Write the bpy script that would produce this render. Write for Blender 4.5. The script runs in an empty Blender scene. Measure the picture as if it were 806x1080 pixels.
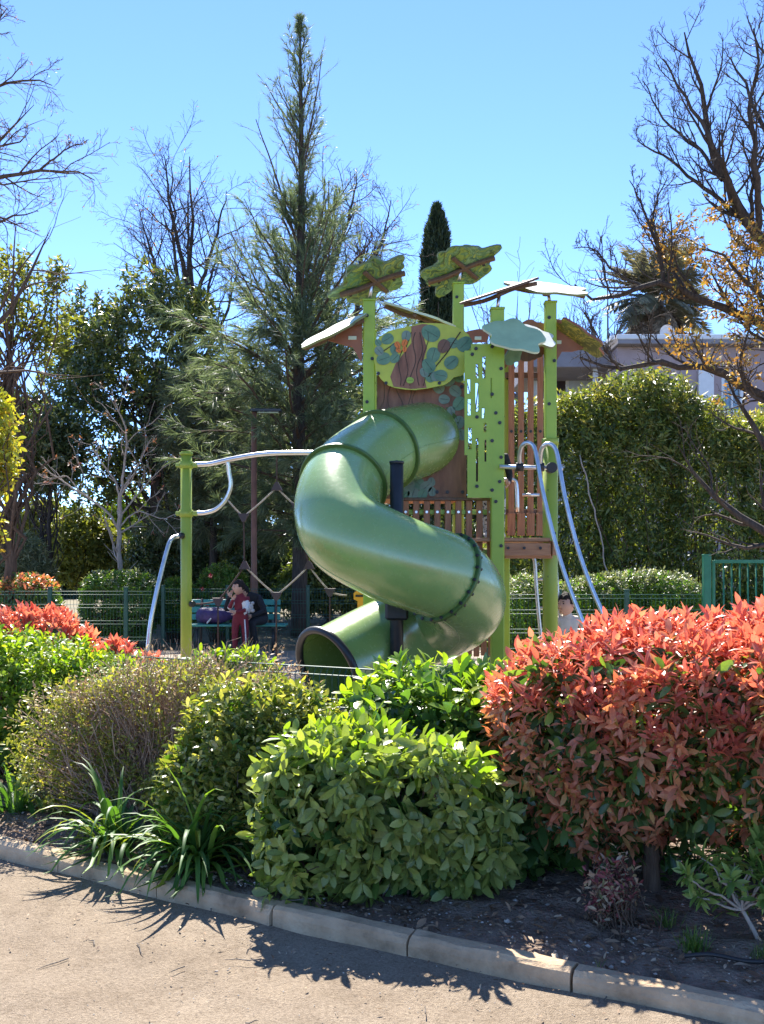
import bpy, bmesh, math
import numpy as np
from mathutils import Vector, Matrix

# ------------------------------------------------------------------ camera, sky, sun, exposure
SC = bpy.context.scene
COL = SC.collection
FPX, CPX, CPY, EYE = 1100.0, 403.0, 585.0, 1.6          # focal length and horizon of the photograph, in its own pixels
cam_data = bpy.data.cameras.new("camera")
cam = bpy.data.objects.new("camera", cam_data)
COL.objects.link(cam)
cam.location = (0, 0, EYE)
cam.rotation_euler = (math.radians(90), 0, 0)
cam_data.sensor_fit = 'HORIZONTAL'
cam_data.sensor_width = 36.0
cam_data.lens = 36.0 * FPX / 806.0
cam_data.shift_y = 45.0 / 806.0
cam_data.clip_start = 0.1
cam_data.clip_end = 2000
SC.camera = cam

SUN_EL, SUN_AZ = math.radians(48), math.radians(-9)     # azimuth from +Y towards +X
sun_dir = Vector((math.sin(SUN_AZ) * math.cos(SUN_EL), math.cos(SUN_AZ) * math.cos(SUN_EL), math.sin(SUN_EL)))
world = bpy.data.worlds.new("World")
SC.world = world
world.use_nodes = True
wn = world.node_tree
wn.nodes.clear()
sky = wn.nodes.new("ShaderNodeTexSky")
sky.sky_type = 'NISHITA'
sky.sun_disc = False
sky.sun_elevation = SUN_EL
sky.sun_rotation = SUN_AZ
sky.altitude = 0
sky.air_density = 0.42
sky.dust_density = 0.0
sky.ozone_density = 6.8
bg = wn.nodes.new("ShaderNodeBackground")
bg.inputs['Strength'].default_value = 0.147
wo = wn.nodes.new("ShaderNodeOutputWorld")
wn.links.new(sky.outputs[0], bg.inputs['Color'])
wn.links.new(bg.outputs[0], wo.inputs['Surface'])

sun_data = bpy.data.lights.new("sun", 'SUN')
sun_data.energy = 4.8
sun_data.angle = math.radians(0.53)
sun_data.color = (1.0, 0.95, 0.87)
sun = bpy.data.objects.new("sun", sun_data)
COL.objects.link(sun)
sun.location = (0, 0, 30)
sun.rotation_euler = sun_dir.to_track_quat('Z', 'Y').to_euler()

SC.view_settings.view_transform = 'Standard'
SC.view_settings.look = 'None'
SC.view_settings.gamma = 1.0
SC.view_settings.use_curve_mapping = False
SC.view_settings.exposure = 1.75
SC.render.engine = 'CYCLES'
SC.cycles.max_bounces = 12
SC.cycles.diffuse_bounces = 8
SC.cycles.transmission_bounces = 8
SC.cycles.use_denoising = True

# ------------------------------------------------------------------ helpers
R = np.random.default_rng(11)
BASE = {}

def P(px, py, Y):
    """3D point seen at photo pixel (px, py) at depth Y."""
    return np.array([(px - CPX) / FPX * Y, Y, EYE - (py - CPY) / FPX * Y])

def nrm(a):
    a = np.asarray(a, float)
    return a / np.maximum(np.linalg.norm(a, axis=-1, keepdims=True), 1e-9)

class MB:
    """collects geometry and links it as ONE mesh object"""
    def __init__(s):
        s.v, s.f, s.n = [], [], 0
    def add(s, v, f, mat=0, smooth=False):
        v = np.asarray(v, float).reshape(-1, 3)
        f = np.asarray(f, int)
        if len(f) == 0:
            return s
        s.v.append(v); s.f.append((f + s.n, mat, smooth)); s.n += len(v)
        return s
    def build(s, name, mats, parent=None, base=None, label=None):
        me = bpy.data.meshes.new(name)
        v = np.concatenate(s.v)
        if base is None:
            base = BASE.get(parent.name, np.zeros(3)) if parent is not None else np.zeros(3)
        base = np.asarray(base, float)
        v = v - base
        me.vertices.add(len(v))
        me.vertices.foreach_set("co", v.astype(np.float32).ravel())
        lt = np.concatenate([np.full(len(f), f.shape[1]) for f, _, _ in s.f])
        lv = np.concatenate([f.ravel() for f, _, _ in s.f])
        mi = np.concatenate([np.full(len(f), m) for f, m, _ in s.f])
        sm = np.concatenate([np.full(len(f), b) for f, _, b in s.f])
        me.loops.add(len(lv))
        me.loops.foreach_set("vertex_index", lv.astype(np.int32))
        me.polygons.add(len(lt))
        me.polygons.foreach_set("loop_start", np.concatenate([[0], np.cumsum(lt)[:-1]]).astype(np.int32))
        me.polygons.foreach_set("material_index", mi.astype(np.int32))
        me.polygons.foreach_set("use_smooth", sm.astype(bool))
        me.update(calc_edges=True)
        me.validate()
        for m in (mats if isinstance(mats, (list, tuple)) else [mats]):
            me.materials.append(m)
        o = bpy.data.objects.new(name, me)
        COL.objects.link(o)
        if parent is not None:
            o.parent = parent
        else:
            o.location = base
        BASE[o.name] = base
        if label:
            o['label'] = label
        return o

def thing(name, label, cat, base, group=None):
    o = bpy.data.objects.new(name, None)
    COL.objects.link(o)
    o.empty_display_size = 0.2
    o.location = tuple(float(c) for c in base)
    BASE[o.name] = np.asarray(base, float)
    o['label'] = label; o['category'] = cat
    if group: o['group'] = group
    return o

def tag(o, label, cat, group=None, kind=None):
    if label: o['label'] = label
    if cat: o['category'] = cat
    if group: o['group'] = group
    if kind: o['kind'] = kind
    return o

def copy_thing(src, loc, rz=0.0, scale=1.0, label=None):
    r = src.copy(); COL.objects.link(r)
    r.location = loc; r.rotation_euler = (0, 0, rz); r.scale = (scale,) * 3
    if label: r['label'] = label
    for ch in list(src.children):
        c = ch.copy(); COL.objects.link(c); c.parent = r
        for g in list(ch.children):
            d = g.copy(); COL.objects.link(d); d.parent = c
    return r

# ---- primitive shapes into an MB
def tubes(mb, paths, radii, sides=5, mat=0, caps=False):
    """paths (n,K,3), radii (n,K)"""
    paths = np.asarray(paths, float); radii = np.asarray(radii, float)
    n, K, _ = paths.shape
    if n == 0: return
    t = np.gradient(paths, axis=1); t = nrm(t)
    d = nrm(paths[:, -1] - paths[:, 0])
    ref = np.where(np.abs(d[:, 2:3]) > 0.8, np.array([[1.0, 0.13, 0.0]]), np.array([[0.05, 0.1, 1.0]]))
    ref = np.repeat(ref[:, None, :], K, 1)
    u = nrm(ref - (ref * t).sum(-1, keepdims=True) * t)
    w = np.cross(t, u)
    a = np.linspace(0, 2 * np.pi, sides, endpoint=False)
    ring = u[:, :, None, :] * np.cos(a)[None, None, :, None] + w[:, :, None, :] * np.sin(a)[None, None, :, None]
    v = paths[:, :, None, :] + ring * radii[:, :, None, None]
    idx = np.arange(n * K * sides).reshape(n, K, sides)
    i0 = idx[:, :-1, :]; i1 = idx[:, 1:, :]
    f = np.stack([i0, np.roll(i0, -1, 2), np.roll(i1, -1, 2), i1], -1).reshape(-1, 4)
    b = mb.n
    mb.add(v, f, mat, True)
    if caps:
        mb.f.append((idx[:, 0, ::-1].reshape(n, sides) + b, mat, False))
        mb.f.append((idx[:, -1, :].reshape(n, sides) + b, mat, False))

def catmull(pts, n=8):
    p = np.asarray(pts, float)
    q = np.vstack([2 * p[0] - p[1], p, 2 * p[-1] - p[-2]])
    out = []
    for i in range(len(p) - 1):
        a, b, c, d = q[i:i + 4]
        t = np.linspace(0, 1, n, endpoint=False)[:, None]
        out.append(0.5 * (2 * b + (c - a) * t + (2 * a - 5 * b + 4 * c - d) * t * t + (3 * b - a - 3 * c + d) * t ** 3))
    out.append(p[-1:])
    return np.concatenate(out)

def frames(path):
    """rotation-minimising frames"""
    t = nrm(np.gradient(path, axis=0))
    u = np.zeros_like(t)
    r = np.array([0, 0, 1.0]) if abs(t[0, 2]) < 0.9 else np.array([1.0, 0, 0])
    u[0] = nrm(r - r.dot(t[0]) * t[0])
    for i in range(1, len(t)):
        x = u[i - 1] - u[i - 1].dot(t[i]) * t[i]
        u[i] = nrm(x)
    return t, u, np.cross(t, u)

def pipe(mb, path, r, sides=12, mat=0, caps=True):
    path = np.asarray(path, float)
    r = np.broadcast_to(np.asarray(r, float), (len(path),))
    t, u, w = frames(path)
    a = np.linspace(0, 2 * np.pi, sides, endpoint=False)
    v = path[:, None] + r[:, None, None] * (u[:, None] * np.cos(a)[None, :, None] + w[:, None] * np.sin(a)[None, :, None])
    K = len(path)
    idx = np.arange(K * sides).reshape(K, sides)
    i0, i1 = idx[:-1], idx[1:]
    f = np.stack([i0, np.roll(i0, -1, 1), np.roll(i1, -1, 1), i1], -1).reshape(-1, 4)
    b = mb.n
    mb.add(v, f, mat, True)
    if caps:
        mb.f.append((idx[0:1, ::-1] + b, mat, False))
        mb.f.append((idx[-1:, :] + b, mat, False))

def rod(mb, a, b, r, sides=10, mat=0):
    pipe(mb, np.array([a, b], float), r, sides, mat)

_CH = {}
def box(mb, c, s, mat=0, bev=0.004, rot=None):
    """chamfered box, centre c, full size s"""
    s = np.asarray(s, float) / 2
    b = min(bev, s.min() * 0.45)
    v = []; sg = [(x, y, z) for x in (-1, 1) for y in (-1, 1) for z in (-1, 1)]
    for x, y, z in sg:
        for k in range(3):
            q = np.array([x, y, z]) * (s - b)
            q[k] = (x, y, z)[k] * s[k]
            v.append(q)
    v = np.array(v)
    if 'f' not in _CH:
        ii = lambda x, y, z, k: sg.index((x, y, z)) * 3 + k
        F4, F3 = [], []
        for k in range(3):
            o = [i for i in range(3) if i != k]
            for d in (-1, 1):
                loop = []
                for (p, q) in ((-1, -1), (1, -1), (1, 1), (-1, 1)):
                    w = [0, 0, 0]; w[k] = d; w[o[0]] = p; w[o[1]] = q
                    loop.append(ii(*w, k))
                F4.append(loop)
        for k in range(3):
            o = [i for i in range(3) if i != k]
            for p in (-1, 1):
                for q in (-1, 1):
                    w0 = [0, 0, 0]; w0[k] = -1; w0[o[0]] = p; w0[o[1]] = q
                    w1 = list(w0); w1[k] = 1
                    F4.append([ii(*w0, o[0]), ii(*w1, o[0]), ii(*w1, o[1]), ii(*w0, o[1])])
        for x, y, z in sg:
            F3.append([ii(x, y, z, 0), ii(x, y, z, 1), ii(x, y, z, 2)])
        # orient outwards on a unit cube
        unit = np.array([np.array(q) * (0.9 if k2 else 0.9) for q in sg for k2 in range(3)], float)
        for i, (x, y, z) in enumerate(sg):
            for k in range(3):
                unit[i * 3 + k][k] = (x, y, z)[k]
        def fix(F):
            o = []
            for f in F:
                p = unit[f]
                n = np.cross(p[1] - p[0], p[2] - p[0])
                o.append(f if n.dot(p.mean(0)) > 0 else f[::-1])
            return np.array(o)
        _CH['f'] = (fix(F4), fix(F3))
    if rot is not None:
        v = v @ np.asarray(rot).T
    v = v + np.asarray(c, float)
    F4, F3 = _CH['f']
    n0 = mb.n
    mb.add(v, F4, mat)
    mb.f.append((F3 + n0, mat, False))

def rotm(axis, ang):
    return np.array(Matrix.Rotation(ang, 3, axis))

def plate(mb, outline, origin, ua, va, th, mat=0, mat_side=None, mat_back=None):
    """flat board: outline (k,2) counter-clockwise seen from +n = ua x va"""
    o = np.asarray(outline, float)
    area = 0.5 * np.sum(o[:, 0] * np.roll(o[:, 1], -1) - np.roll(o[:, 0], -1) * o[:, 1])
    if area < 0: o = o[::-1]
    ua = np.asarray(ua, float); va = np.asarray(va, float)
    n = nrm(np.cross(ua, va))
    p = np.asarray(origin) + o[:, :1] * ua + o[:, 1:] * va
    k = len(o)
    v = np.concatenate([p, p - n * th])
    b = mb.n
    i = np.arange(k)
    mb.add(v, np.arange(k)[None, :], mat)
    mb.f.append((np.arange(2 * k - 1, k - 1, -1)[None, :] + b, mat if mat_back is None else mat_back, False))
    side = np.stack([i, k + i, k + (i + 1) % k, (i + 1) % k], -1)
    mb.f.append((side + b, mat if mat_side is None else mat_side, False))

def grid_plate(mb, us, vs, keep, origin, ua, va, th, mat=0):
    us = sorted(set(us)); vs = sorted(set(vs))
    ua = np.asarray(ua, float); va = np.asarray(va, float); n = nrm(np.cross(ua, va))
    NU, NV = len(us), len(vs)
    pts = np.array([[origin + u * ua + v * va for v in vs] for u in us])
    v = np.concatenate([pts.reshape(-1, 3), (pts - n * th).reshape(-1, 3)])
    off = NU * NV
    I = lambda i, j: i * NV + j
    K = [[keep((us[i] + us[i + 1]) / 2, (vs[j] + vs[j + 1]) / 2) for j in range(NV - 1)] for i in range(NU - 1)]
    g = lambda i, j: 0 <= i < NU - 1 and 0 <= j < NV - 1 and K[i][j]
    F = []
    for i in range(NU - 1):
        for j in range(NV - 1):
            if not K[i][j]: continue
            a, b, c, d = I(i, j), I(i + 1, j), I(i + 1, j + 1), I(i, j + 1)
            F.append([a, b, c, d]); F.append([d + off, c + off, b + off, a + off])
            if not g(i - 1, j): F.append([d, d + off, a + off, a])
            if not g(i + 1, j): F.append([b, b + off, c + off, c])
            if not g(i, j - 1): F.append([a, a + off, b + off, b])
            if not g(i, j + 1): F.append([c, c + off, d + off, d])
    mb.add(v, F, mat)

def ellipsoid(mb, c, r, mat=0, nu=16, nv=10, rot=None, deform=None):
    th = np.linspace(0, np.pi, nv + 1)
    ph = np.linspace(0, 2 * np.pi, nu, endpoint=False)
    T, Ph = np.meshgrid(th, ph, indexing='ij')
    v = np.stack([np.sin(T) * np.cos(Ph), np.sin(T) * np.sin(Ph), np.cos(T)], -1).reshape(-1, 3)
    if deform is not None: v = deform(v)
    v = v * np.asarray(r)
    if rot is not None: v = v @ np.asarray(rot).T
    v = v + np.asarray(c)
    idx = np.arange((nv + 1) * nu).reshape(nv + 1, nu)
    i0, i1 = idx[:-1], idx[1:]
    f = np.stack([i0, i1, np.roll(i1, -1, 1), np.roll(i0, -1, 1)], -1).reshape(-1, 4)
    mb.add(v, f, mat, True)

# ------------------------------------------------------------------ materials
def new_mat(name):
    m = bpy.data.materials.new(name)
    m.use_nodes = True
    nt = m.node_tree
    return m, nt, nt.nodes['Principled BSDF'], nt.nodes['Material Output']

def N(nt, typ, **kw):
    n = nt.nodes.new(typ)
    for k, v in kw.items():
        if k in n.inputs: n.inputs[k].default_value = v
        else: setattr(n, k, v)
    return n

def ramp(nt, stops, interp='LINEAR'):
    r = nt.nodes.new("ShaderNodeValToRGB")
    cr = r.color_ramp; cr.interpolation = interp
    while len(cr.elements) < len(stops): cr.elements.new(0.5)
    for e, (p, c) in zip(cr.elements, stops):
        e.position = p; e.color = (*c, 1)
    return r

def leaf_mat(name, stops, rough=0.42, trans=0.35, spec=0.5, tint=(1.15, 1.2, 0.5), mottle=0.0):
    m, nt, b, out = new_mat(name)
    geo = N(nt, "ShaderNodeNewGeometry")
    stops = [(p, (c[0] * 1.03, c[1], c[2] * 1.05) if c[1] > c[0] else c) for p, c in stops]
    r = ramp(nt, stops)
    nt.links.new(geo.outputs['Random Per Island'], r.inputs[0])
    col = r.outputs[0]
    if mottle:
        tc = N(nt, "ShaderNodeTexCoord")
        no = N(nt, "ShaderNodeTexNoise", Scale=140.0, Detail=2.0)
        nt.links.new(tc.outputs['Object'], no.inputs['Vector'])
        mx = N(nt, "ShaderNodeMix", data_type='RGBA', blend_type='MULTIPLY')
        mx.inputs[0].default_value = mottle
        nt.links.new(col, mx.inputs[6]); nt.links.new(no.outputs['Color'], mx.inputs[7])
        hv = N(nt, "ShaderNodeHueSaturation", Value=1.0)
        nt.links.new(col, hv.inputs['Color'])
        mr = N(nt, "ShaderNodeMapRange"); mr.inputs['To Min'].default_value = 0.7; mr.inputs['To Max'].default_value = 1.25
        nt.links.new(no.outputs['Fac'], mr.inputs['Value']); nt.links.new(mr.outputs[0], hv.inputs['Value'])
        col = hv.outputs[0]
    nt.links.new(col, b.inputs['Base Color'])
    b.inputs['Roughness'].default_value = rough
    b.inputs['Specular IOR Level'].default_value = spec
    tr = N(nt, "ShaderNodeBsdfTranslucent")
    mul = N(nt, "ShaderNodeMix", data_type='RGBA', blend_type='MULTIPLY')
    mul.inputs[0].default_value = 1.0
    mul.inputs[7].default_value = (*tint, 1)
    nt.links.new(col, mul.inputs[6])
    nt.links.new(mul.outputs[2], tr.inputs['Color'])
    mix = N(nt, "ShaderNodeMixShader"); mix.inputs[0].default_value = trans
    nt.links.new(b.outputs[0], mix.inputs[1]); nt.links.new(tr.outputs[0], mix.inputs[2])
    nt.links.new(mix.outputs[0], out.inputs['Surface'])
    return m

def noise_mat(name, stops, scale=8.0, rough=0.8, bump=0.3, bump_scale=None, stretch=(1, 1, 1), metal=0.0, detail=6.0, spec=0.4, dist=0.02, rvar=0.0):
    m, nt, b, out = new_mat(name)
    tc = N(nt, "ShaderNodeTexCoord")
    mp = N(nt, "ShaderNodeMapping"); mp.inputs['Scale'].default_value = stretch
    nt.links.new(tc.outputs['Object'], mp.inputs['Vector'])
    no = N(nt, "ShaderNodeTexNoise", Scale=scale, Detail=detail, Roughness=0.6)
    nt.links.new(mp.outputs[0], no.inputs['Vector'])
    r = ramp(nt, stops)
    nt.links.new(no.outputs['Fac'], r.inputs[0])
    nt.links.new(r.outputs[0], b.inputs['Base Color'])
    b.inputs['Roughness'].default_value = rough
    b.inputs['Metallic'].default_value = metal
    b.inputs['Specular IOR Level'].default_value = spec
    if rvar:
        mr = N(nt, "ShaderNodeMapRange"); mr.inputs['To Min'].default_value = rough - rvar; mr.inputs['To Max'].default_value = rough + rvar
        nt.links.new(no.outputs['Fac'], mr.inputs['Value']); nt.links.new(mr.outputs[0], b.inputs['Roughness'])
    if bump:
        n2 = N(nt, "ShaderNodeTexNoise", Scale=bump_scale or scale * 3, Detail=5.0)
        nt.links.new(mp.outputs[0], n2.inputs['Vector'])
        bp = N(nt, "ShaderNodeBump", Strength=bump, Distance=dist)
        nt.links.new(n2.outputs['Fac'], bp.inputs['Height'])
        nt.links.new(bp.outputs[0], b.inputs['Normal'])
    return m

def bark_mat(name, a, b_, scale=6, stretch=(6, 6, 1)):
    return noise_mat(name, [(0.3, a), (0.7, b_)], scale, 0.9, 0.6, scale * 3, stretch, spec=0.2)

M = {}
M['bark_grey'] = bark_mat('bark_grey', (0.10, 0.085, 0.07), (0.22, 0.19, 0.165))
M['bark_dark'] = bark_mat('bark_dark', (0.035, 0.027, 0.022), (0.10, 0.08, 0.065))
M['bark_pale'] = bark_mat('bark_pale', (0.30, 0.24, 0.20), (0.48, 0.41, 0.35))
M['bark_brown'] = bark_mat('bark_brown', (0.06, 0.04, 0.028), (0.15, 0.10, 0.07))
M['twig_pink'] = bark_mat('twig_pink', (0.30, 0.19, 0.13), (0.50, 0.36, 0.25))
M['steel'] = noise_mat('galvanised_steel', [(0.3, (0.55, 0.56, 0.57)), (0.7, (0.72, 0.73, 0.74))], 12, 0.32, 0.05, metal=0.9, rvar=0.08)
M['post_green'] = noise_mat('lime_green_paint', [(0.3, (0.25, 0.38, 0.035)), (0.7, (0.31, 0.44, 0.05))], 5, 0.42, 0.03, rvar=0.08)
M['post_olive'] = noise_mat('lime_green_post_paint', [(0.3, (0.25, 0.33, 0.04)), (0.7, (0.32, 0.39, 0.055))], 5, 0.42, 0.03, rvar=0.08)
M['wood'] = noise_mat('red_brown_boards', [(0.25, (0.20, 0.082, 0.038)), (0.5, (0.30, 0.135, 0.066)), (0.75, (0.39, 0.195, 0.10))], 5, 0.6, 0.25, 30, (14, 14, 1), dist=0.004)
M['wood_deck'] = noise_mat('orange_brown_deck', [(0.25, (0.30, 0.13, 0.06)), (0.75, (0.46, 0.23, 0.11))], 5, 0.6, 0.2, 30, (1, 14, 14), dist=0.004)
M['black'] = noise_mat('black_plastic', [(0.3, (0.012, 0.012, 0.013)), (0.7, (0.025, 0.025, 0.026))], 20, 0.42, 0.05)
M['dark_post'] = noise_mat('charcoal_paint', [(0.3, (0.02, 0.022, 0.024)), (0.7, (0.035, 0.037, 0.04))], 8, 0.38, 0.03)
M['flange'] = noise_mat('flange_green', [(0.3, (0.045, 0.10, 0.02)), (0.7, (0.075, 0.14, 0.03))], 10, 0.4, 0.05)
M['fence_green'] = noise_mat('dark_green_fence_paint', [(0.3, (0.015, 0.06, 0.04)), (0.7, (0.022, 0.085, 0.055))], 10, 0.4, 0.03)
M['wire'] = noise_mat('green_wire', [(0.3, (0.03, 0.085, 0.06)), (0.7, (0.05, 0.12, 0.09))], 10, 0.55, 0.0, spec=.3)
M['rope'] = noise_mat('tan_rope', [(0.3, (0.25, 0.2, 0.15)), (0.7, (0.5, 0.43, 0.35))], 60, 0.85, 0.4)
M['rope_dark'] = noise_mat('brown_rope', [(0.3, (0.05, 0.03, 0.025)), (0.7, (0.10, 0.06, 0.05))], 60, 0.85, 0.4)

# ------------------------------------------------------------------ foliage tools
def leaf_tpl(ts, ws, fold=0.25, curl=0.2):
    v, f = [], []
    for t, w in zip(ts, ws):
        z = -curl * t * t
        v += [(t, w, z + fold * w), (t, 0, z), (t, -w, z + fold * w)]
    for i in range(len(ts) - 1):
        a = 3 * i
        f += [(a, a + 1, a + 4, a + 3), (a + 1, a + 2, a + 5, a + 4)]
    return np.array(v), np.array(f)

def blade_tpl(ts, ws, curl):
    v, f = [], []
    for t, w in zip(ts, ws):
        z = -curl * t * t
        v += [(t, w, z), (t, -w, z)]
    for i in range(len(ts) - 1):
        a = 2 * i
        f += [(a, a + 1, a + 3, a + 2)]
    return np.array(v), np.array(f)

T_LAUREL = leaf_tpl([0, .08, .3, .6, .85, 1], [.015, .035, .145, .205, .145, .012], .22, .25)
T_LANCE = leaf_tpl([0, .1, .4, .7, 1], [.012, .05, .17, .15, .01], .3, .2)
T_SMALL = leaf_tpl([0, .4, 1], [.03, .24, .02], .25, .2)
T_NARROW = leaf_tpl([0, .45, 1], [.02, .10, .01], .2, .3)
T_QUAD = (np.array([(0, 0, 0), (.45, .27, .05), (1, 0, -.08), (.45, -.27, .05)]), np.array([(0, 3, 2, 1)]))
T_SLIM = (np.array([(0, 0, 0), (.45, .13, .04), (1, 0, -.12), (.45, -.13, .04)]), np.array([(0, 3, 2, 1)]))
T_NEEDLE = blade_tpl([0, .5, 1], [.022, .02, .006], .25)

def leaves(mb, pos, axis, normal, length, tpl, mat=0, smooth=True):
    pos = np.asarray(pos, float)
    if len(pos) == 0: return
    tv, tf = tpl
    x = nrm(axis)
    z = nrm(normal - (normal * x).sum(-1, keepdims=True) * x)
    y = np.cross(z, x)
    L = np.broadcast_to(np.asarray(length, float), (len(pos),))[:, None, None]
    v = pos[:, None] + L * (x[:, None] * tv[None, :, 0:1] + y[:, None] * tv[None, :, 1:2] + z[:, None] * tv[None, :, 2:3])
    f = (np.arange(len(pos)) * len(tv))[:, None, None] + tf[None]
    mb.add(v.reshape(-1, 3), f.reshape(-1, tf.shape[1]), mat, smooth)

def rvec(n):
    return nrm(R.normal(size=(n, 3)))

def perp_frame(a):
    r = np.where(np.abs(a[:, 2:3]) > .85, np.array([[1., 0, 0]]), np.array([[0, 0, 1.]]))
    u = nrm(np.cross(a, r))
    return u, np.cross(a, u)

def shoots(mb, tips, axes, L, nl, leaf, tpl, mat=0, a0=80, a1=25, droop=0.15, jit=0.25, lj=0.3, spiral=True, twig=None):
    """a shoot at every tip: nl leaves set spirally round it"""
    n = len(tips)
    if n == 0: return
    axes = nrm(axes)
    u, w = perp_frame(axes)
    ph0 = R.uniform(0, 6.28, n)
    L = np.broadcast_to(np.asarray(L, float), (n,))
    leaf = np.broadcast_to(np.asarray(leaf, float), (n,))
    PO, AX, NO, LE = [], [], [], []
    for i in range(nl):
        s = (i + .5) / nl
        ph = ph0 + i * 2.4 + R.normal(0, .25, n)
        a = np.radians(a0 + (a1 - a0) * s) + R.normal(0, jit, n)
        pr = u * np.cos(ph)[:, None] + w * np.sin(ph)[:, None]
        d = axes * np.cos(a)[:, None] + pr * np.sin(a)[:, None]
        d[:, 2] -= droop * R.uniform(.4, 1.6, n)
        no = axes * np.sin(a)[:, None] - pr * np.cos(a)[:, None] + R.normal(0, .25, (n, 3))
        PO.append(tips - axes * (L * (1 - s))[:, None]); AX.append(d); NO.append(no)
        LE.append(leaf * R.uniform(1 - lj, 1 + lj, n))
    leaves(mb, np.concatenate(PO), np.concatenate(AX), np.concatenate(NO), np.concatenate(LE), tpl, mat)

def lump(p, seed, k):
    r = np.random.default_rng(seed)
    s = np.zeros(len(p))
    for i in range(7):
        d = nrm(r.normal(size=3)) * k * r.uniform(.6, 1.7)
        s += np.sin(p @ d + r.uniform(0, 6.28))
    return s / 2.6

def blob_tips(blobs, n, depth=(.72, 1.0), amp=.12, k=5.0, seed=1, zmin=None):
    """points and outward normals in the outer layer of a union of lumpy super-ellipsoids
    blob = (cx, cy, cz, rx, ry, rz, power)"""
    B = np.array([b if len(b) == 7 else (*b, 2.2) for b in blobs], float)
    ar = (B[:, 3] * B[:, 4] + B[:, 3] * B[:, 5] + B[:, 4] * B[:, 5]); ar /= ar.sum()
    m = int(n * 2.5) + 50
    w = R.choice(len(B), m, p=ar)
    b = B[w]
    u = rvec(m)
    s = (np.abs(u) ** b[:, 6:7]).sum(1) ** (-1 / b[:, 6])
    q = u * s[:, None]
    dep = 1 - (1 - depth[0]) * R.uniform(0, 1, m) ** 1.4 - (1 - depth[1])
    surf = b[:, :3] + q * b[:, 3:6]
    lm = 1 + amp * lump(surf, seed, k)
    p = b[:, :3] + q * b[:, 3:6] * (dep * lm)[:, None]
    g = np.sign(q) * np.abs(q) ** (b[:, 6:7] - 1) / b[:, 3:6]
    no = nrm(g)
    ok = np.ones(m, bool)
    for i in range(len(B)):
        d = (np.abs((p - B[i, :3]) / B[i, 3:6]) ** B[i, 6]).sum(1) ** (1 / B[i, 6])
        ok &= ~((w != i) & (d < .72))
    if zmin is not None: ok &= p[:, 2] > zmin
    p, no = p[ok][:n], no[ok][:n]
    return p, no

def bez_twigs(mb, starts, tips, r0, r1, K=6, wob=.04, lift=.25, sides=4, mat=0):
    starts = np.asarray(starts, float); tips = np.asarray(tips, float)
    n = len(tips)
    if n == 0: return
    L = np.linalg.norm(tips - starts, axis=1)[:, None]
    mid = starts + (tips - starts) * R.uniform(.35, .6, (n, 1)) + np.array([0, 0, 1.]) * L * lift + R.normal(0, 1, (n, 3)) * L * .1
    t = np.linspace(0, 1, K)[None, :, None]
    p = (1 - t) ** 2 * starts[:, None] + 2 * t * (1 - t) * mid[:, None] + t * t * tips[:, None]
    wv = R.normal(0, 1, p.shape) * (L * wob)[:, None]
    wv[:, 0] = 0; wv[:, -1] = 0
    rr = np.linspace(1, 0, K)[None, :]
    r0 = np.broadcast_to(np.asarray(r0, float), (n,))[:, None]
    tubes(mb, p + wv, r1 + (r0 - r1) * rr, sides, mat)

def grow(par, prad, n, t0=.2, t1=1.0, ang=45, aj=12, ratio=.5, shrink=.5, K=6, wob=.12, up=.1, rr=.6, tip=.004, lj=.3, flat=None, rmin=0):
    m, Kp, _ = par.shape
    t = (np.arange(n)[None] + R.uniform(0.1, .9, (m, n))) / n * (t1 - t0) + t0
    x = t * (Kp - 1)
    i = np.clip(x.astype(int), 0, Kp - 2); fr = (x - i)[..., None]
    mi = np.arange(m)[:, None]
    pos = par[mi, i] * (1 - fr) + par[mi, i + 1] * fr
    tan = nrm(par[mi, i + 1] - par[mi, i])
    pr = prad[mi, i] * (1 - fr[..., 0]) + prad[mi, i + 1] * fr[..., 0]
    plen = np.linalg.norm(np.diff(par, axis=1), axis=2).sum(1)[:, None]
    L = plen * ratio * (1 - shrink * (t - t0) / max(t1 - t0, 1e-6)) * R.uniform(1 - lj, 1 + lj, (m, n))
    pos = pos.reshape(-1, 3); tan = tan.reshape(-1, 3); pr = pr.ravel(); L = L.ravel()
    u, w = perp_frame(tan)
    ph = (np.arange(n)[None] * 2.4 + R.uniform(0, 6.28, (m, 1)) + R.normal(0, .5, (m, n))).ravel()
    a = np.radians(ang + R.normal(0, aj, len(pos)))
    d = tan * np.cos(a)[:, None] + (u * np.cos(ph)[:, None] + w * np.sin(ph)[:, None]) * np.sin(a)[:, None]
    if flat is not None:
        d[:, 2] = d[:, 2] * flat; d = nrm(d)
    path = [pos]
    for k in range(K - 1):
        d = nrm(d + R.normal(0, wob, d.shape) + np.array([0, 0, up / K]))
        path.append(path[-1] + d * (L / (K - 1))[:, None])
    path = np.stack(path, 1)
    r0 = np.maximum(pr * rr, rmin)
    r = tip + (r0[:, None] - tip) * np.linspace(1, 0, K)[None] ** .8
    return path, np.maximum(r, tip * .8)

def resample(pts, K):
    pts = np.asarray(pts, float)
    s = np.concatenate([[0], np.cumsum(np.linalg.norm(np.diff(pts, axis=0), axis=1))])
    t = np.linspace(0, s[-1], K)
    return np.stack([np.interp(t, s, pts[:, k]) for k in range(3)], 1)

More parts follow.
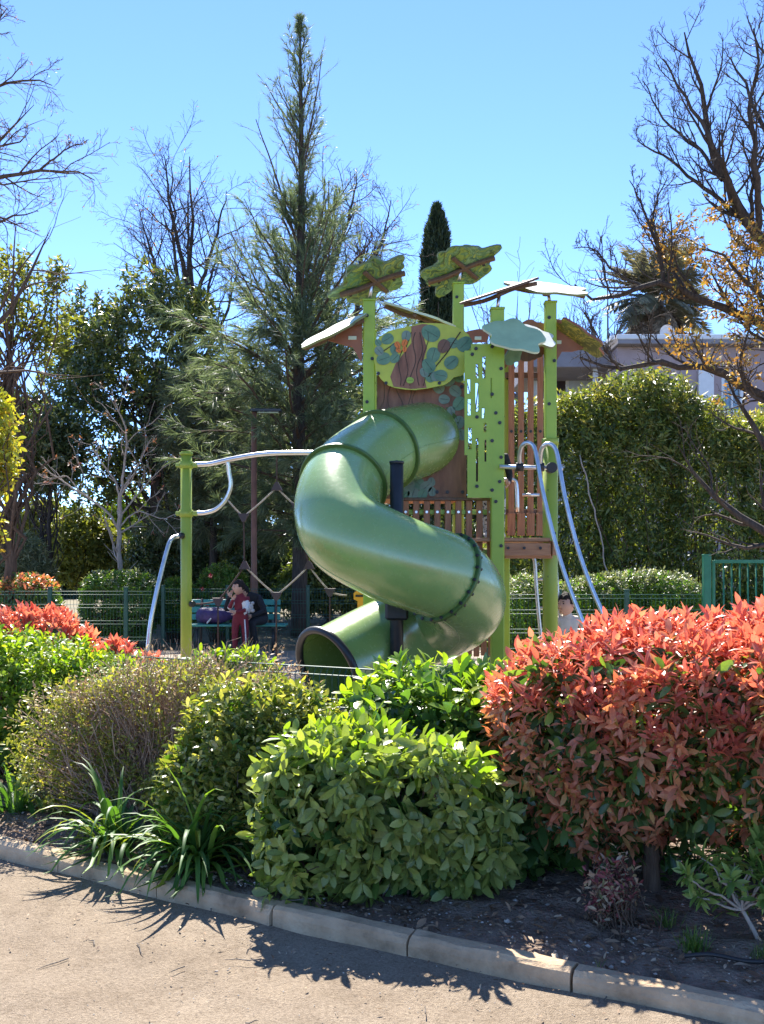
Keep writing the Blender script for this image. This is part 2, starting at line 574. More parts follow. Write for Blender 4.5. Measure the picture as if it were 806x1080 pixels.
def plant(name, label, cat, base, blobs, lv, stem_mat, n_stems=120, stem_r=.012, group=None, stem_starts=None, part='foliage', amp=.12, k=5., zmin=.03, lift=.25):
    """shrub or clipped hedge: Empty > stems, foliage. lv = list of dicts, one layer of shoots each"""
    root = thing(name, label, cat, base, group)
    base = np.asarray(base, float)
    sb = MB(); alltips = []
    parts = {}
    mats = {}
    for q in lv:
        p, no = blob_tips(q.get('blobs', blobs), q['n'], q.get('depth', (.72, 1.0)), q.get('amp', amp), q.get('k', k), q.get('seed', 3), zmin)
        if 'where' in q:
            ok = q['where'](p, no); p, no = p[ok], no[ok]
        ax = nrm(no * q.get('out', .7) + np.array([0, 0, q.get('up', .6)]) + R.normal(0, q.get('rand', .35), p.shape))
        pn = q.get('part', part)
        mb = parts.setdefault(pn, MB()); ml = mats.setdefault(pn, [])
        if q['mat'] not in ml: ml.append(q['mat'])
        shoots(mb, p, ax, q.get('L', .1), q.get('nl', 8), q['leaf'] * R.uniform(.75, 1.2, len(p)), q['tpl'], ml.index(q['mat']),
               q.get('a0', 80), q.get('a1', 25), q.get('droop', .15), q.get('jit', .25))
        if q.get('twigs', True): alltips.append(p - ax * q.get('L', .1) * .4)
    tips = np.concatenate(alltips)
    if n_stems and len(tips):
        s = tips[R.choice(len(tips), min(n_stems, len(tips)), replace=False)]
        if stem_starts is None:
            st = base + R.normal(0, 1, s.shape) * np.array([.06, .06, 0])
            st[:, :2] += (s[:, :2] - base[:2]) * .35
        else:
            ss = np.asarray(stem_starts, float)
            st = ss[np.argmin(((s[:, None, :2] - ss[None, :, :2]) ** 2).sum(-1), 1)] + R.normal(0, .012, s.shape)
        st[:, 2] = np.maximum(st[:, 2], 0) if stem_starts is None else st[:, 2]
        bez_twigs(sb, st, s, stem_r * R.uniform(.5, 1.2, len(s)), .0018, 6, .05, lift)
        sb.build('stems', stem_mat, root)
    for pn, mb in parts.items():
        if mb.n: mb.build(pn, mats[pn], root)
    return root

# ------------------------------------------------------------------ ground
def soil_height(x, y):
    return .045 * np.sin(x * 2.1 + y) * .35 + .02 * np.sin(5.3 * x - 3.1 * y) * .5 + .012 * np.sin(17 * x + 9 * y) * np.sin(13 * y - 6 * x)

KERB = np.array([(-9, 9.9), (-6, 8.0), (-3.6, 6.49), (-2, 5.47), (-1, 4.835), (-.01, 4.21), (.6, 3.86), (1.277, 3.485), (2.2, 2.98), (4, 2.0), (7, .4)])
def kerb_y(x): return np.interp(x, KERB[:, 0], KERB[:, 1])
def fence_y(x): return 6.45 - .5 * (x + .0)

def struct(o):
    o['kind'] = 'structure'; return o

M['earth'] = noise_mat('dry_earth', [(0.3, (0.10, 0.085, 0.05)), (0.6, (0.18, 0.15, 0.09)), (0.8, (0.09, 0.12, 0.03))], 1.2, 0.95, 0.5, 20)
g = MB()
s = 600.
g.add([(-s, -s, -.03), (s, -s, -.03), (s, s, -.03), (-s, s, -.03)], [(0, 1, 2, 3)])
struct(g.build('ground', M['earth']))

def sand_material():
    m, nt, b, out = new_mat('sandy_path')
    tc = N(nt, "ShaderNodeTexCoord")
    big = N(nt, "ShaderNodeTexNoise", Scale=1.1, Detail=5.0, Roughness=.65)
    fine = N(nt, "ShaderNodeTexNoise", Scale=70.0, Detail=8.0, Roughness=.75)
    grit = N(nt, "ShaderNodeTexVoronoi", Scale=220.0)
    for n_ in (big, fine, grit): nt.links.new(tc.outputs['Object'], n_.inputs['Vector'])
    r1 = ramp(nt, [(0.3, (0.225, 0.175, 0.126)), (0.45, (0.29, 0.23, 0.168)), (0.58, (0.312, 0.25, 0.185)), (0.72, (0.365, 0.30, 0.226))])
    nt.links.new(big.outputs['Fac'], r1.inputs[0])
    r2 = ramp(nt, [(0.3, (0.42, 0.39, 0.36)), (0.55, (1, 1, 1)), (0.85, (1.25, 1.25, 1.25))])
    nt.links.new(fine.outputs['Fac'], r2.inputs[0])
    mx = N(nt, "ShaderNodeMix", data_type='RGBA', blend_type='MULTIPLY'); mx.inputs[0].default_value = .75
    nt.links.new(r1.outputs[0], mx.inputs[6]); nt.links.new(r2.outputs[0], mx.inputs[7])
    r3 = ramp(nt, [(0.0, (1.15, 1.12, 1.1)), (0.5, (1, 1, 1)), (1.0, (.75, .73, .7))])
    nt.links.new(grit.outputs['Color'], r3.inputs[0])
    m2 = N(nt, "ShaderNodeMix", data_type='RGBA', blend_type='MULTIPLY'); m2.inputs[0].default_value = .6
    nt.links.new(mx.outputs[2], m2.inputs[6]); nt.links.new(r3.outputs[0], m2.inputs[7])
    mid = N(nt, "ShaderNodeTexNoise", Scale=9.0, Detail=8.0, Roughness=.7, Distortion=.6)
    nt.links.new(tc.outputs['Object'], mid.inputs['Vector'])
    r4 = ramp(nt, [(0.32, (.80, .78, .75)), (0.5, (1, 1, 1)), (0.7, (1.12, 1.12, 1.1))])
    nt.links.new(mid.outputs['Fac'], r4.inputs[0])
    m3 = N(nt, "ShaderNodeMix", data_type='RGBA', blend_type='MULTIPLY'); m3.inputs[0].default_value = .85
    nt.links.new(m2.outputs[2], m3.inputs[6]); nt.links.new(r4.outputs[0], m3.inputs[7])
    nt.links.new(m3.outputs[2], b.inputs['Base Color'])
    b.inputs['Roughness'].default_value = .95; b.inputs['Specular IOR Level'].default_value = .15
    bp = N(nt, "ShaderNodeBump", Strength=.8, Distance=.014)
    ad = N(nt, "ShaderNodeMath", operation='ADD')
    nt.links.new(fine.outputs['Fac'], ad.inputs[0])
    ml = N(nt, "ShaderNodeMath", operation='MULTIPLY'); ml.inputs[1].default_value = .5
    nt.links.new(grit.outputs['Distance'], ml.inputs[0]); nt.links.new(ml.outputs[0], ad.inputs[1])
    nt.links.new(ad.outputs[0], bp.inputs['Height']); nt.links.new(bp.outputs[0], b.inputs['Normal'])
    return m
M['sand'] = sand_material()

# sandy path in front of the kerb, gently uneven
xs = np.concatenate([np.linspace(-30, -9, 8)[:-1], np.linspace(-9, 7, 161), np.linspace(7, 25, 7)[1:]])
g = MB(); ny = 110
yy = np.array([-25 + (kerb_y(x) + 25.05) * np.linspace(0, 1, ny) ** .35 for x in xs])
XX = np.repeat(xs[:, None], ny, 1)
zz = .006 * np.sin(2.2 * XX + 1.3 * yy) + .004 * np.sin(5.1 * XX - 4.3 * yy) + .003 * np.sin(11 * yy + 7 * XX)
idx = np.arange(len(xs) * ny).reshape(len(xs), ny)
quads = lambda idx: np.stack([idx[:-1, :-1], idx[1:, :-1], idx[1:, 1:], idx[:-1, 1:]], -1).reshape(-1, 4)
g.add(np.stack([XX, yy, zz], -1), quads(idx), 0, True)
struct(g.build('path', M['sand']))

M['soil'] = noise_mat('planting_soil', [(0.2, (0.09, 0.064, 0.048)), (0.5, (0.215, 0.158, 0.118)), (0.78, (0.33, 0.255, 0.195))], 9, 0.97, 0.9, 55, detail=9, spec=.1, dist=.03)
xs = np.linspace(-9, 7, 161)
XX = np.repeat(xs[:, None], 90, 1)
g = MB(); ny = 90
yy = np.array([kerb_y(x) + .08 + np.linspace(0, 1, ny) ** 1.2 * (fence_y(x) + 1.6 - kerb_y(x)) for x in xs])
rise = np.clip((yy - kerb_y(XX[:, :1]) - .1) / .5, 0, 1)
zz = .06 + .03 * rise + np.repeat(0 * xs[:, None], ny, 1)
XX = np.repeat(xs[:, None], ny, 1)
zz = zz + soil_height(XX, yy) + R.normal(0, .004, XX.shape)
idx = np.arange(len(xs) * ny).reshape(len(xs), ny)
g.add(np.stack([XX, yy, zz], -1), quads(idx), 0, True)
struct(g.build('soil_bed', M['soil']))
def bed_z(x, y): return .085 + soil_height(np.asarray(x), np.asarray(y))

M['play_sand'] = noise_mat('playground_sand', [(0.3, (0.26, 0.21, 0.16)), (0.7, (0.38, 0.31, 0.24))], 2.0, 0.95, 0.4, 60)
g = MB()
g.add([(-14, 9, -.012), (-2, 6.5, -.012), (9, 4, -.012), (14, 17.5, -.012), (-14, 17.5, -.012)], [(0, 1, 2, 3, 4)])
struct(g.build('playground_floor', M['play_sand']))

# kerb of rounded concrete stones
M['concrete'] = noise_mat('weathered_kerb_concrete', [(0.25, (0.17, 0.12, 0.075)), (0.45, (0.38, 0.275, 0.175)), (0.58, (0.46, 0.34, 0.22)), (0.75, (0.58, 0.45, 0.30))], 6, 0.92, 0.8, 90, detail=14, spec=.15, dist=.006)
g = MB()
dense = resample(np.c_[KERB, np.zeros(len(KERB))], 2000)
cum = np.concatenate([[0], np.cumsum(np.linalg.norm(np.diff(dense, axis=0), axis=1))])
off = np.interp(0.0, [0], [0])
sj = cum[np.argmin(np.abs(dense[:, 0] - .10))]
starts = np.arange(sj - 9 * 1.0, cum[-1], .68 * 1.0)
kr = np.random.default_rng(5)
prof = np.array([(0, -.05), (0, .045), (.008, .066), (.026, .080), (.075, .084), (.095, .078), (.105, .062), (.105, -.05)])
for a in np.arange(sj - .68 * 12, cum[-1] - .1, .68):
    b_ = a + .68 - .003
    if a < .1: continue
    tt = np.linspace(a, b_, 7)
    c = np.stack([np.interp(tt, cum, dense[:, k]) for k in range(3)], 1)
    d = nrm(np.gradient(c, axis=0)); nrm_ = np.stack([-d[:, 1], d[:, 0], 0 * d[:, 0]], 1)
    o_, z_ = kr.normal(0, .004), kr.normal(0, .004)
    ring = c[:, None] + nrm_[:, None] * (prof[None, :, :1] + o_) + np.array([0, 0, 1.]) * (prof[None, :, 1:] + z_) + kr.normal(0, .0022, (7, len(prof), 3))
    sh = np.linspace(-1, 1, 7)
    ring[0, :, :] += (c[3] - ring[0]) * .01; ring[-1] += (c[3] - ring[-1]) * .01
    m_ = len(prof); ii = np.arange(7 * m_).reshape(7, m_)
    f = np.stack([ii[:-1, :-1], ii[1:, :-1], ii[1:, 1:], ii[:-1, 1:]], -1).reshape(-1, 4)
    n0 = g.n
    g.add(ring, f, 0, False)
    g.f.append((ii[0:1, ::-1] * 1 + n0, 0, False)); g.f.append((ii[-1:, :] + n0, 0, False))
struct(g.build('kerb', M['concrete']))

# ------------------------------------------------------------------ planting bed in the foreground
M['photinia_new'] = leaf_mat('photinia_new_leaf', [(0, (.54, .15, .095)), (.35, (.68, .25, .16)), (.7, (.64, .21, .15)), (1, (.72, .40, .21))], .34, .46, .5, (1.25, .75, .6), .5)
M['photinia_mid'] = leaf_mat('photinia_bronze_leaf', [(0, (.50, .18, .10)), (.5, (.66, .29, .16)), (.8, (.60, .31, .14)), (1, (.38, .29, .09))], .34, .42, .5, (1.25, .85, .5), .5)
M['photinia_old'] = leaf_mat('photinia_green_leaf', [(0, (0.039, 0.084, 0.025)), (.5, (0.084, 0.161, 0.042)), (.85, (0.140, 0.238, 0.056)), (1, (0.238, 0.308, 0.070))], .3, 0.38, .5, (1.3, 1.4, .4), .5)
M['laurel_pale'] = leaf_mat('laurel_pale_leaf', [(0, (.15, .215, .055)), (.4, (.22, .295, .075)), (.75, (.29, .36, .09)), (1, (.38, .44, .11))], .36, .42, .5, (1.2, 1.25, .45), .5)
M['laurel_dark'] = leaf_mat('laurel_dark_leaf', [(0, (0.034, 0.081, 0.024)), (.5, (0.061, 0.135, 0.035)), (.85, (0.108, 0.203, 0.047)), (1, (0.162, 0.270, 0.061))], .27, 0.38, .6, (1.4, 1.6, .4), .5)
M['laurel_sunlit'] = leaf_mat('laurel_sunlit_leaf', [(0, (0.154, 0.264, 0.033)), (.5, (0.220, 0.341, 0.044)), (1, (0.330, 0.418, 0.055))], .33, 0.5, .5, (1.3, 1.35, .3), .5)  # yellow-green tone paints sunlight onto the tops of the laurels
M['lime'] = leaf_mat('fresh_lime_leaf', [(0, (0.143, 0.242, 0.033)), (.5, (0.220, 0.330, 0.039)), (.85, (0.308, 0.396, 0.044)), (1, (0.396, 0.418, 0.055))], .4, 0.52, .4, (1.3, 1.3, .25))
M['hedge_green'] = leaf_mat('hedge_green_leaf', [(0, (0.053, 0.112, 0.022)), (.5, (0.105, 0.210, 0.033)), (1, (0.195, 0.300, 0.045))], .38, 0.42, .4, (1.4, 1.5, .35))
M['varieg'] = leaf_mat('variegated_leaf', [(0, (.10, .14, .035)), (.4, (.18, .23, .05)), (.7, (.30, .33, .07)), (.88, (.46, .45, .11)), (1, (.55, .50, .25))], .32, .42, .5, (1.25, 1.2, .4))
M['abelia'] = leaf_mat('small_olive_leaf', [(0, (0.130, 0.169, 0.039)), (.5, (0.247, 0.273, 0.058)), (.85, (0.390, 0.377, 0.091)), (1, (0.520, 0.403, 0.143))], .4, 0.45, .4, (1.25, 1.25, .4))
M['abelia_bud'] = leaf_mat('pinkish_bud_leaf', [(0, (.30, .20, .11)), (.5, (.44, .31, .20)), (1, (.55, .44, .28))], .55, .3, .3, (1.1, 1.0, .8))
M['strap'] = leaf_mat('strap_leaf', [(0, (.04, .105, .024)), (.6, (.08, .185, .04)), (1, (.17, .29, .055))], .5, .4, .3, (1.4, 1.4, .35))
M['strap_yellow'] = leaf_mat('yellowing_strap_leaf', [(0, (.25, .32, .04)), (1, (.36, .40, .06))], .35, .4, .4)
M['nandina'] = leaf_mat('nandina_leaf', [(0, (.22, .05, .06)), (.35, (.30, .09, .09)), (.55, (.45, .30, .20)), (.8, (.50, .42, .28)), (1, (.20, .22, .08))], .45, .35, .4, (1.1, .9, .8))
M['pitto'] = leaf_mat('tobira_leaf', [(0, (0.091, 0.169, 0.039)), (.5, (0.169, 0.273, 0.065)), (1, (0.312, 0.403, 0.117))], .33, 0.42, .5, (1.3, 1.4, .4))
M['grass'] = leaf_mat('grass_blade', [(0, (.05, .11, .02)), (.6, (.10, .19, .03)), (1, (.22, .26, .06))], .45, .4, .4, (1.4, 1.5, .4))
M['dead_leaf'] = leaf_mat('dead_leaf', [(0, (.09, .05, .03)), (.5, (.22, .135, .08)), (.85, (.36, .25, .16)), (1, (.50, .40, .28))], .7, .15, .3, (1, .9, .7))

def along(x, off):            # a point 'off' metres behind the kerb line at x
    return np.array([x, kerb_y(x) + off])

# --- big red photinia on the right
pb = [(1.04, 5.05, .74, .52, .55, .44, 2.8), (1.45, 4.88, .82, .60, .62, .46, 3.0), (2.05, 4.62, .86, .62, .66, .52, 3.0), (2.75, 4.35, .88, .6, .7, .52, 3.0), (0.95, 4.98, .55, .38, .42, .34, 2.4)]
newzone = lambda p, no: (p[:, 2] > .98 - .12 * (p[:, 0] < 1.25) + .10 * lump(p, 9, 6)) 
midzone = lambda p, no: (p[:, 2] <= 1.10 + .12 * lump(p, 9, 6)) & (p[:, 2] > .38 + .3 * lump(p, 4, 7))
photinia = plant('photinia_shrub', 'large photinia shrub with coral red young leaves at the right of the bed', 'shrub', (1.21, 4.72, .07), pb, [
    dict(n=4300, leaf=.064, tpl=T_LANCE, mat=M['photinia_new'], nl=8, L=.07, up=1.0, out=.35, rand=.3, a0=75, a1=22, droop=0, where=newzone, part='red_leaves', depth=(.86, 1.05), amp=.08),
    dict(n=2700, leaf=.064, tpl=T_LANCE, mat=M['photinia_mid'], nl=7, L=.08, up=.35, out=.7, rand=.4, a0=80, a1=30, droop=.25, where=midzone, part='red_leaves', depth=(.85, 1.03), amp=.08),
    dict(n=2300, leaf=.075, tpl=T_LAUREL, mat=M['photinia_old'], nl=7, L=.10, up=.3, out=.6, rand=.5, droop=.3, part='green_leaves', depth=(.6, 1.01), amp=.08, where=lambda p, no: p[:, 2] < 1.18),
    dict(n=560, leaf=.062, tpl=T_LANCE, mat=M['photinia_mid'], nl=7, L=.07, up=.7, out=.7, rand=.4, a0=70, a1=20, droop=.1, part='red_leaves', depth=(.95, 1.08), amp=.1, where=lambda p, no: (p[:, 2] < .62)),
    dict(n=260, leaf=.075, tpl=T_LAUREL, mat=M['photinia_old'], nl=6, L=.10, up=.1, out=.7, rand=.5, droop=.4, part='green_leaves', depth=(.8, 1.05), amp=.1, where=lambda p, no: p[:, 2] < .62),
    ], M['bark_brown'], n_stems=420, stem_r=.009,
    stem_starts=[(1.21, 4.72, .42), (1.16, 4.80, .45), (1.28, 4.83, .5), (2.0, 4.5, .4), (2.7, 4.25, .4), (.98, 4.95, .35)], amp=.08)
tb = MB()
for pth, r in [([(1.22, 4.70, .02), (1.215, 4.70, .2), (1.21, 4.72, .45)], .042), ([(1.19, 4.78, .02), (1.14, 4.8, .2), (1.12, 4.85, .5)], .024), ([(1.27, 4.8, .02), (1.3, 4.83, .25), (1.34, 4.86, .5)], .02),
               ([(2.02, 4.5, .0), (2.0, 4.5, .45)], .035), ([(2.7, 4.25, .0), (2.7, 4.25, .45)], .035), ([(.98, 4.96, 0), (.96, 4.97, .4)], .014)]:
    q = catmull(pth, 6)
    tb = MB(); pipe(tb, q + R.normal(0, .003, q.shape), np.linspace(r, r * .8, len(q)), 9); tb.build('trunk', M['bark_brown'], photinia)

# --- pale laurel in the front centre
lb = [(-.22, 4.93, .40, .34, .34, .38, 2.6), (.16, 4.82, .38, .36, .34, .40, 2.6), (-.05, 4.95, .52, .40, .30, .29, 2.3), (.36, 4.80, .33, .26, .28, .30, 2.3)]
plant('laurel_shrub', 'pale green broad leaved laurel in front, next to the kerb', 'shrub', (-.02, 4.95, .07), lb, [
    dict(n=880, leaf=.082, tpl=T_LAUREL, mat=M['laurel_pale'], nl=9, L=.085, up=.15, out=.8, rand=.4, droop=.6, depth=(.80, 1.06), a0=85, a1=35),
    dict(n=460, leaf=.088, tpl=T_LAUREL, mat=M['laurel_sunlit'], nl=7, L=.12, up=1.0, out=.4, rand=.35, droop=.05, depth=(.86, 1.06), where=lambda p, no: (p[:, 2] > .64)),
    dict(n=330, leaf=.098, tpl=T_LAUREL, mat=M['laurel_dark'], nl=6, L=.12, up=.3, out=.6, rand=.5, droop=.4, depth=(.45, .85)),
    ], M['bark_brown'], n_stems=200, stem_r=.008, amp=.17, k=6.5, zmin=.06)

# --- darker glossy laurel behind it
db = [(.22, 5.72, .48, .46, .42, .47, 2.6), (.66, 5.50, .50, .40, .42, .48, 2.6), (-.26, 5.72, .33, .28, .32, .29, 2.4), (.62, 4.98, .36, .28, .32, .34, 2.3)]
plant('laurel_shrub', 'dark glossy laurel with sunlit top painted lime green, behind the pale laurel', 'shrub', (.3, 5.6, .07), db, [
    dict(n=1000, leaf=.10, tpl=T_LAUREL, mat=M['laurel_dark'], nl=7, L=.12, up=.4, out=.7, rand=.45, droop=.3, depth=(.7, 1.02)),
    dict(n=850, leaf=.085, tpl=T_LAUREL, mat=M['laurel_sunlit'], nl=7, L=.10, up=1.0, out=.3, rand=.35, droop=.05, depth=(.88, 1.06), where=lambda p, no: (p[:, 2] > .80)),
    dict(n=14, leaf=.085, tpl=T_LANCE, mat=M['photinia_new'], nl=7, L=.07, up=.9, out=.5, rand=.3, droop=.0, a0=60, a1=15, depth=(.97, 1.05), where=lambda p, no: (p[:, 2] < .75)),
    ], M['bark_brown'], n_stems=200, stem_r=.008, amp=.11, zmin=.06)

# --- variegated shrub left of the laurel
vb = [(-.74, 5.42, .50, .34, .34, .40, 2.4), (-.46, 5.36, .52, .25, .30, .38, 2.3), (-.56, 5.35, .35, .34, .34, .28, 2.3), (-.98, 5.5, .36, .24, .3, .30, 2.3)]
plant('viburnum_shrub', 'mottled cream and olive leaved shrub left of the pale laurel', 'shrub', (-.62, 5.45, .07), vb, [
    dict(n=1800, leaf=.046, tpl=T_LAUREL, mat=M['varieg'], nl=8, L=.09, up=.6, out=.7, rand=.5, droop=.15, depth=(.75, 1.05)),
    dict(n=700, leaf=.055, tpl=T_LAUREL, mat=M['hedge_green'], nl=7, L=.09, up=.3, out=.6, rand=.5, droop=.3, depth=(.5, .9)),
    ], M['bark_grey'], n_stems=260, stem_r=.006, amp=.22, k=6.5, zmin=.08)

# --- twiggy pinkish shrub
tw = [(-1.28, 6.12, .60, .44, .40, .46, 2.4), (-.86, 6.0, .58, .42, .36, .46, 2.3), (-1.52, 6.05, .48, .34, .36, .42, 2.3), (-1.84, 6.15, .42, .28, .34, .36, 2.3), (-1.1, 5.85, .34, .36, .3, .26, 2.2)]
twig_shrub = plant('abelia_shrub', 'half bare shrub with pinkish brown twigs behind the strap leaved clumps', 'shrub', (-1.18, 6.05, .07), tw, [
    dict(n=2100, leaf=.030, tpl=T_LAUREL, mat=M['abelia'], nl=8, L=.10, up=.5, out=.7, rand=.5, droop=.1, depth=(.7, 1.05), where=lambda p, no: (p[:, 0] < -1.05 + .25 * lump(p, 5, 4)) & (p[:, 2] < .92 + .08 * lump(p, 2, 5))),
    dict(n=900, leaf=.028, tpl=T_LAUREL, mat=M['abelia'], nl=6, L=.10, up=.5, out=.7, rand=.5, depth=(.5, 1.0), where=lambda p, no: (p[:, 2] < .95)),
    dict(n=1000, leaf=.022, tpl=T_SMALL, mat=M['abelia_bud'], nl=9, L=.14, up=1.0, out=.5, rand=.4, a0=60, a1=25, depth=(.75, 1.08), where=lambda p, no: (p[:, 2] > .72), part='buds'),
    ], M['twig_pink'], n_stems=1300, stem_r=.0055, amp=.22, k=6, zmin=.10, lift=.1)
tb = MB()
pp = np.concatenate([p_ for p_ in [blob_tips(tw, 900, (.85, 1.12), .12, 5, 3, .75)[0]]])
st = np.c_[pp[:, 0] * .55 - 1.18 * .45, pp[:, 1] * .55 + 6.05 * .45, R.uniform(.25, .6, len(pp))]
bez_twigs(tb, st, pp, .0035, .0012, 7, .05, .1, 3)
tb.build('twigs', M['twig_pink'], twig_shrub)

# --- bright hedge at the left edge
hb = [(-2.2, 7.0, .53, .56, .42, .48, 3.0), (-2.9, 7.3, .56, .6, .46, .50, 3.0), (-1.72, 6.82, .48, .30, .34, .44, 2.4), (-3.6, 7.6, .6, .55, .5, .54, 3.0)]
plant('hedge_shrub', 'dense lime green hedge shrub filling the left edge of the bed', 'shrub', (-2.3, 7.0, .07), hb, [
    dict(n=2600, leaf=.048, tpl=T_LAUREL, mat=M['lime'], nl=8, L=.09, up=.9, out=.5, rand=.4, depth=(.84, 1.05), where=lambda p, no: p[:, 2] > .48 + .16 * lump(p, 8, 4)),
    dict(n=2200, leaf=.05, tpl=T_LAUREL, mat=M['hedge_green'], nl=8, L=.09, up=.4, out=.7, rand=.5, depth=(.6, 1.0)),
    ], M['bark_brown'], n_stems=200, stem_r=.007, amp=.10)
# lime plants just behind the twiggy shrub
gb = [(-1.75, 7.25, .50, .45, .3, .38, 2.5), (-1.15, 7.0, .50, .40, .28, .40, 2.5)]
plant('hedge_shrub', 'loose yellow green shrub peeping over the pinkish twiggy shrub', 'shrub', (-1.2, 7.1, .07), gb, [
    dict(n=1300, leaf=.065, tpl=T_LAUREL, mat=M['lime'], nl=7, L=.09, up=.9, out=.5, rand=.4, depth=(.84, 1.05), where=lambda p, no: p[:, 2] > .66),
    dict(n=700, leaf=.065, tpl=T_LAUREL, mat=M['hedge_green'], nl=7, L=.09, up=.4, out=.7, rand=.5, depth=(.6, 1.0)),
    ], M['bark_brown'], n_stems=120, stem_r=.007, amp=.16)
# red photinia beyond the left hedge
rb = [(-3.5, 8.5, .66, .55, .36, .54, 2.6), (-2.75, 8.2, .58, .5, .34, .50, 2.6), (-2.2, 7.95, .47, .36, .3, .44, 2.5), (-1.95, 7.75, .50, .24, .25, .44, 2.4), (-1.74, 7.65, .44, .18, .2, .39, 2.4)]
plant('photinia_shrub', 'bright red photinia rising behind the lime hedge at left', 'shrub', (-2.8, 8.2, .07), rb, [
    dict(n=2000, leaf=.070, tpl=T_LANCE, mat=M['photinia_new'], nl=8, L=.08, up=1.1, out=.3, rand=.25, a0=65, a1=18, droop=0, depth=(.88, 1.06), where=lambda p, no: p[:, 2] > .70),
    dict(n=900, leaf=.08, tpl=T_LAUREL, mat=M['photinia_old'], nl=7, L=.10, up=.3, out=.6, rand=.5, droop=.3, depth=(.55, .95), part='green_leaves', where=lambda p, no: p[:, 2] < 1.0),
    ], M['bark_brown'], n_stems=160, stem_r=.008, amp=.08)
# dark filler at the right, behind the photinia stems
fb = [(2.3, 4.35, .3, .5, .28, .22, 2.3), (1.8, 4.9, .28, .6, .25, .2, 2.3)]
plant('ground_shrub', 'low dark green shrub in the shade under the red photinia', 'shrub', (2.1, 4.5, .06), fb, [
    dict(n=500, leaf=.06, tpl=T_LANCE, mat=M['laurel_dark'], nl=8, L=.08, up=.6, out=.6, rand=.5, depth=(.6, 1.05)),
    ], M['bark_brown'], n_stems=80, stem_r=.005)

# --- strap-leaved clumps
def strap_clump(name, label, c, n, L, w, mats, droop=1.0, grp='strap leaved clumps along the kerb'):
    z = float(bed_z(c[0], c[1]))
    root = thing(name, label, 'plant', (c[0], c[1], z), grp)
    mb = MB()
    K = 9
    for i in range(n):
        a = R.uniform(0, 6.28); el = np.radians(R.uniform(22, 80)); l = L * R.uniform(.6, 1.15)
        d = np.array([np.cos(a) * np.cos(el), np.sin(a) * np.cos(el), np.sin(el)])
        p = np.array([c[0] + R.normal(0, .035), c[1] + R.normal(0, .035), z - .01])
        side = nrm(np.cross(d, [0, 0, 1.]))
        pts = []; ww = []
        dr = droop * R.uniform(.6, 1.5)
        for k in range(K):
            t = k / (K - 1)
            pts.append(p.copy())
            ww.append(w * R.uniform(.95, 1.05) * (0.75 + .6 * t if t < .35 else .96 * (1 - ((t - .35) / .65) ** 2.2)) + .0008)
            d = nrm(d + np.array([0, 0, -dr * .24 * (t + .25)]))
            if p[2] < z + .015 and d[2] < 0: d[2] = 0; d = nrm(d)
            p = p + d * l / (K - 1)
        pts = np.array(pts); ww = np.array(ww)[:, None]
        t_, _, _ = frames(pts)
        up = nrm(np.cross(side, t_))
        v = np.stack([pts + side * ww + up * ww * .35, pts, pts - side * ww + up * ww * .35], 1)
        ii = np.arange(K * 3).reshape(K, 3)
        f = np.stack([ii[:-1, :-1], ii[:-1, 1:], ii[1:, 1:], ii[1:, :-1]], -1).reshape(-1, 4)
        mb.add(v, f, 1 if R.random() < .06 else 0, True)
    mb.build('blades', mats, root)
    return root
sm = [M['strap'], M['strap_yellow']]
strap_clump('agapanthus_clump', 'largest arching strap leaved clump, spilling over the kerb', (-.90, 5.10), 125, .55, .0125, sm, 1.5)
strap_clump('agapanthus_clump', 'medium strap leaved clump at the left foot of the twiggy shrub', (-1.36, 5.34), 75, .52, .012, sm, 1.5)
strap_clump('agapanthus_clump', 'small shaded strap leaved clump at the far left under the lime hedge', (-2.14, 6.05), 40, .36, .012, sm, 1.6)
strap_clump('agapanthus_clump', 'upright young strap leaved clump between mottled shrub and pale laurel', (-.58, 5.0), 20, .3, .012, sm, .6)

# --- nandina with cream and wine red leaves
nb = [(.94, 4.28, .25, .115, .10, .15, 2.0)]
plant('nandina_bush', 'little nandina bush with wine red and cream leaves on bare soil', 'bush', (.94, 4.27, .07), nb, [
    dict(n=90, leaf=.030, tpl=T_LANCE, mat=M['nandina'], nl=8, L=.07, up=.9, out=.7, rand=.5, depth=(.3, 1.1), droop=.2),
    ], M['bark_brown'], n_stems=60, stem_r=.0045, zmin=.1)
# --- young tobira at the right edge
pr = thing('tobira_bush', 'young open tobira bush with pale forked stems, lower right corner', 'bush', (1.46, 4.02, .06))
mb, sb = MB(), MB()
node = np.array([1.40, 4.05, .22])
pipe(sb, catmull([(1.47, 4.02, .03), (1.45, 4.03, .12), node], 5), np.linspace(.010, .008, 11), 7)
tipl = []
for (px, py, Y) in [(740, 905, 4.1), (722, 925, 4.0), (755, 915, 4.15), (770, 930, 3.95), (795, 912, 4.05), (806, 925, 4.0), (735, 945, 4.05), (800, 890, 4.15), (822, 905, 4.0), (785, 945, 4.1), (760, 948, 4.1), (830, 930, 4.05), (775, 905, 4.2), (812, 945, 3.95)]:
    t = P(px, py, Y); tipl.append(t)
tipl = np.array(tipl)
bez_twigs(sb, np.repeat(node[None], len(tipl), 0), tipl, .006, .003, 7, .03, .0, 6)
shoots(mb, tipl + [0, 0, .02], np.c_[(tipl - node)[:, :2] * 1.5, np.full(len(tipl), .3)], .045, 15, .062, T_LANCE, 0, 85, 25, .05)
shoots(mb, tipl, np.c_[(tipl - node)[:, :2] * 1.5, np.full(len(tipl), .2)] + R.normal(0, .1, tipl.shape), .06, 8, .058, T_LANCE, 0, 95, 60, .25)
sb.build('stems', M['bark_pale'], pr); mb.build('foliage', M['pitto'], pr)

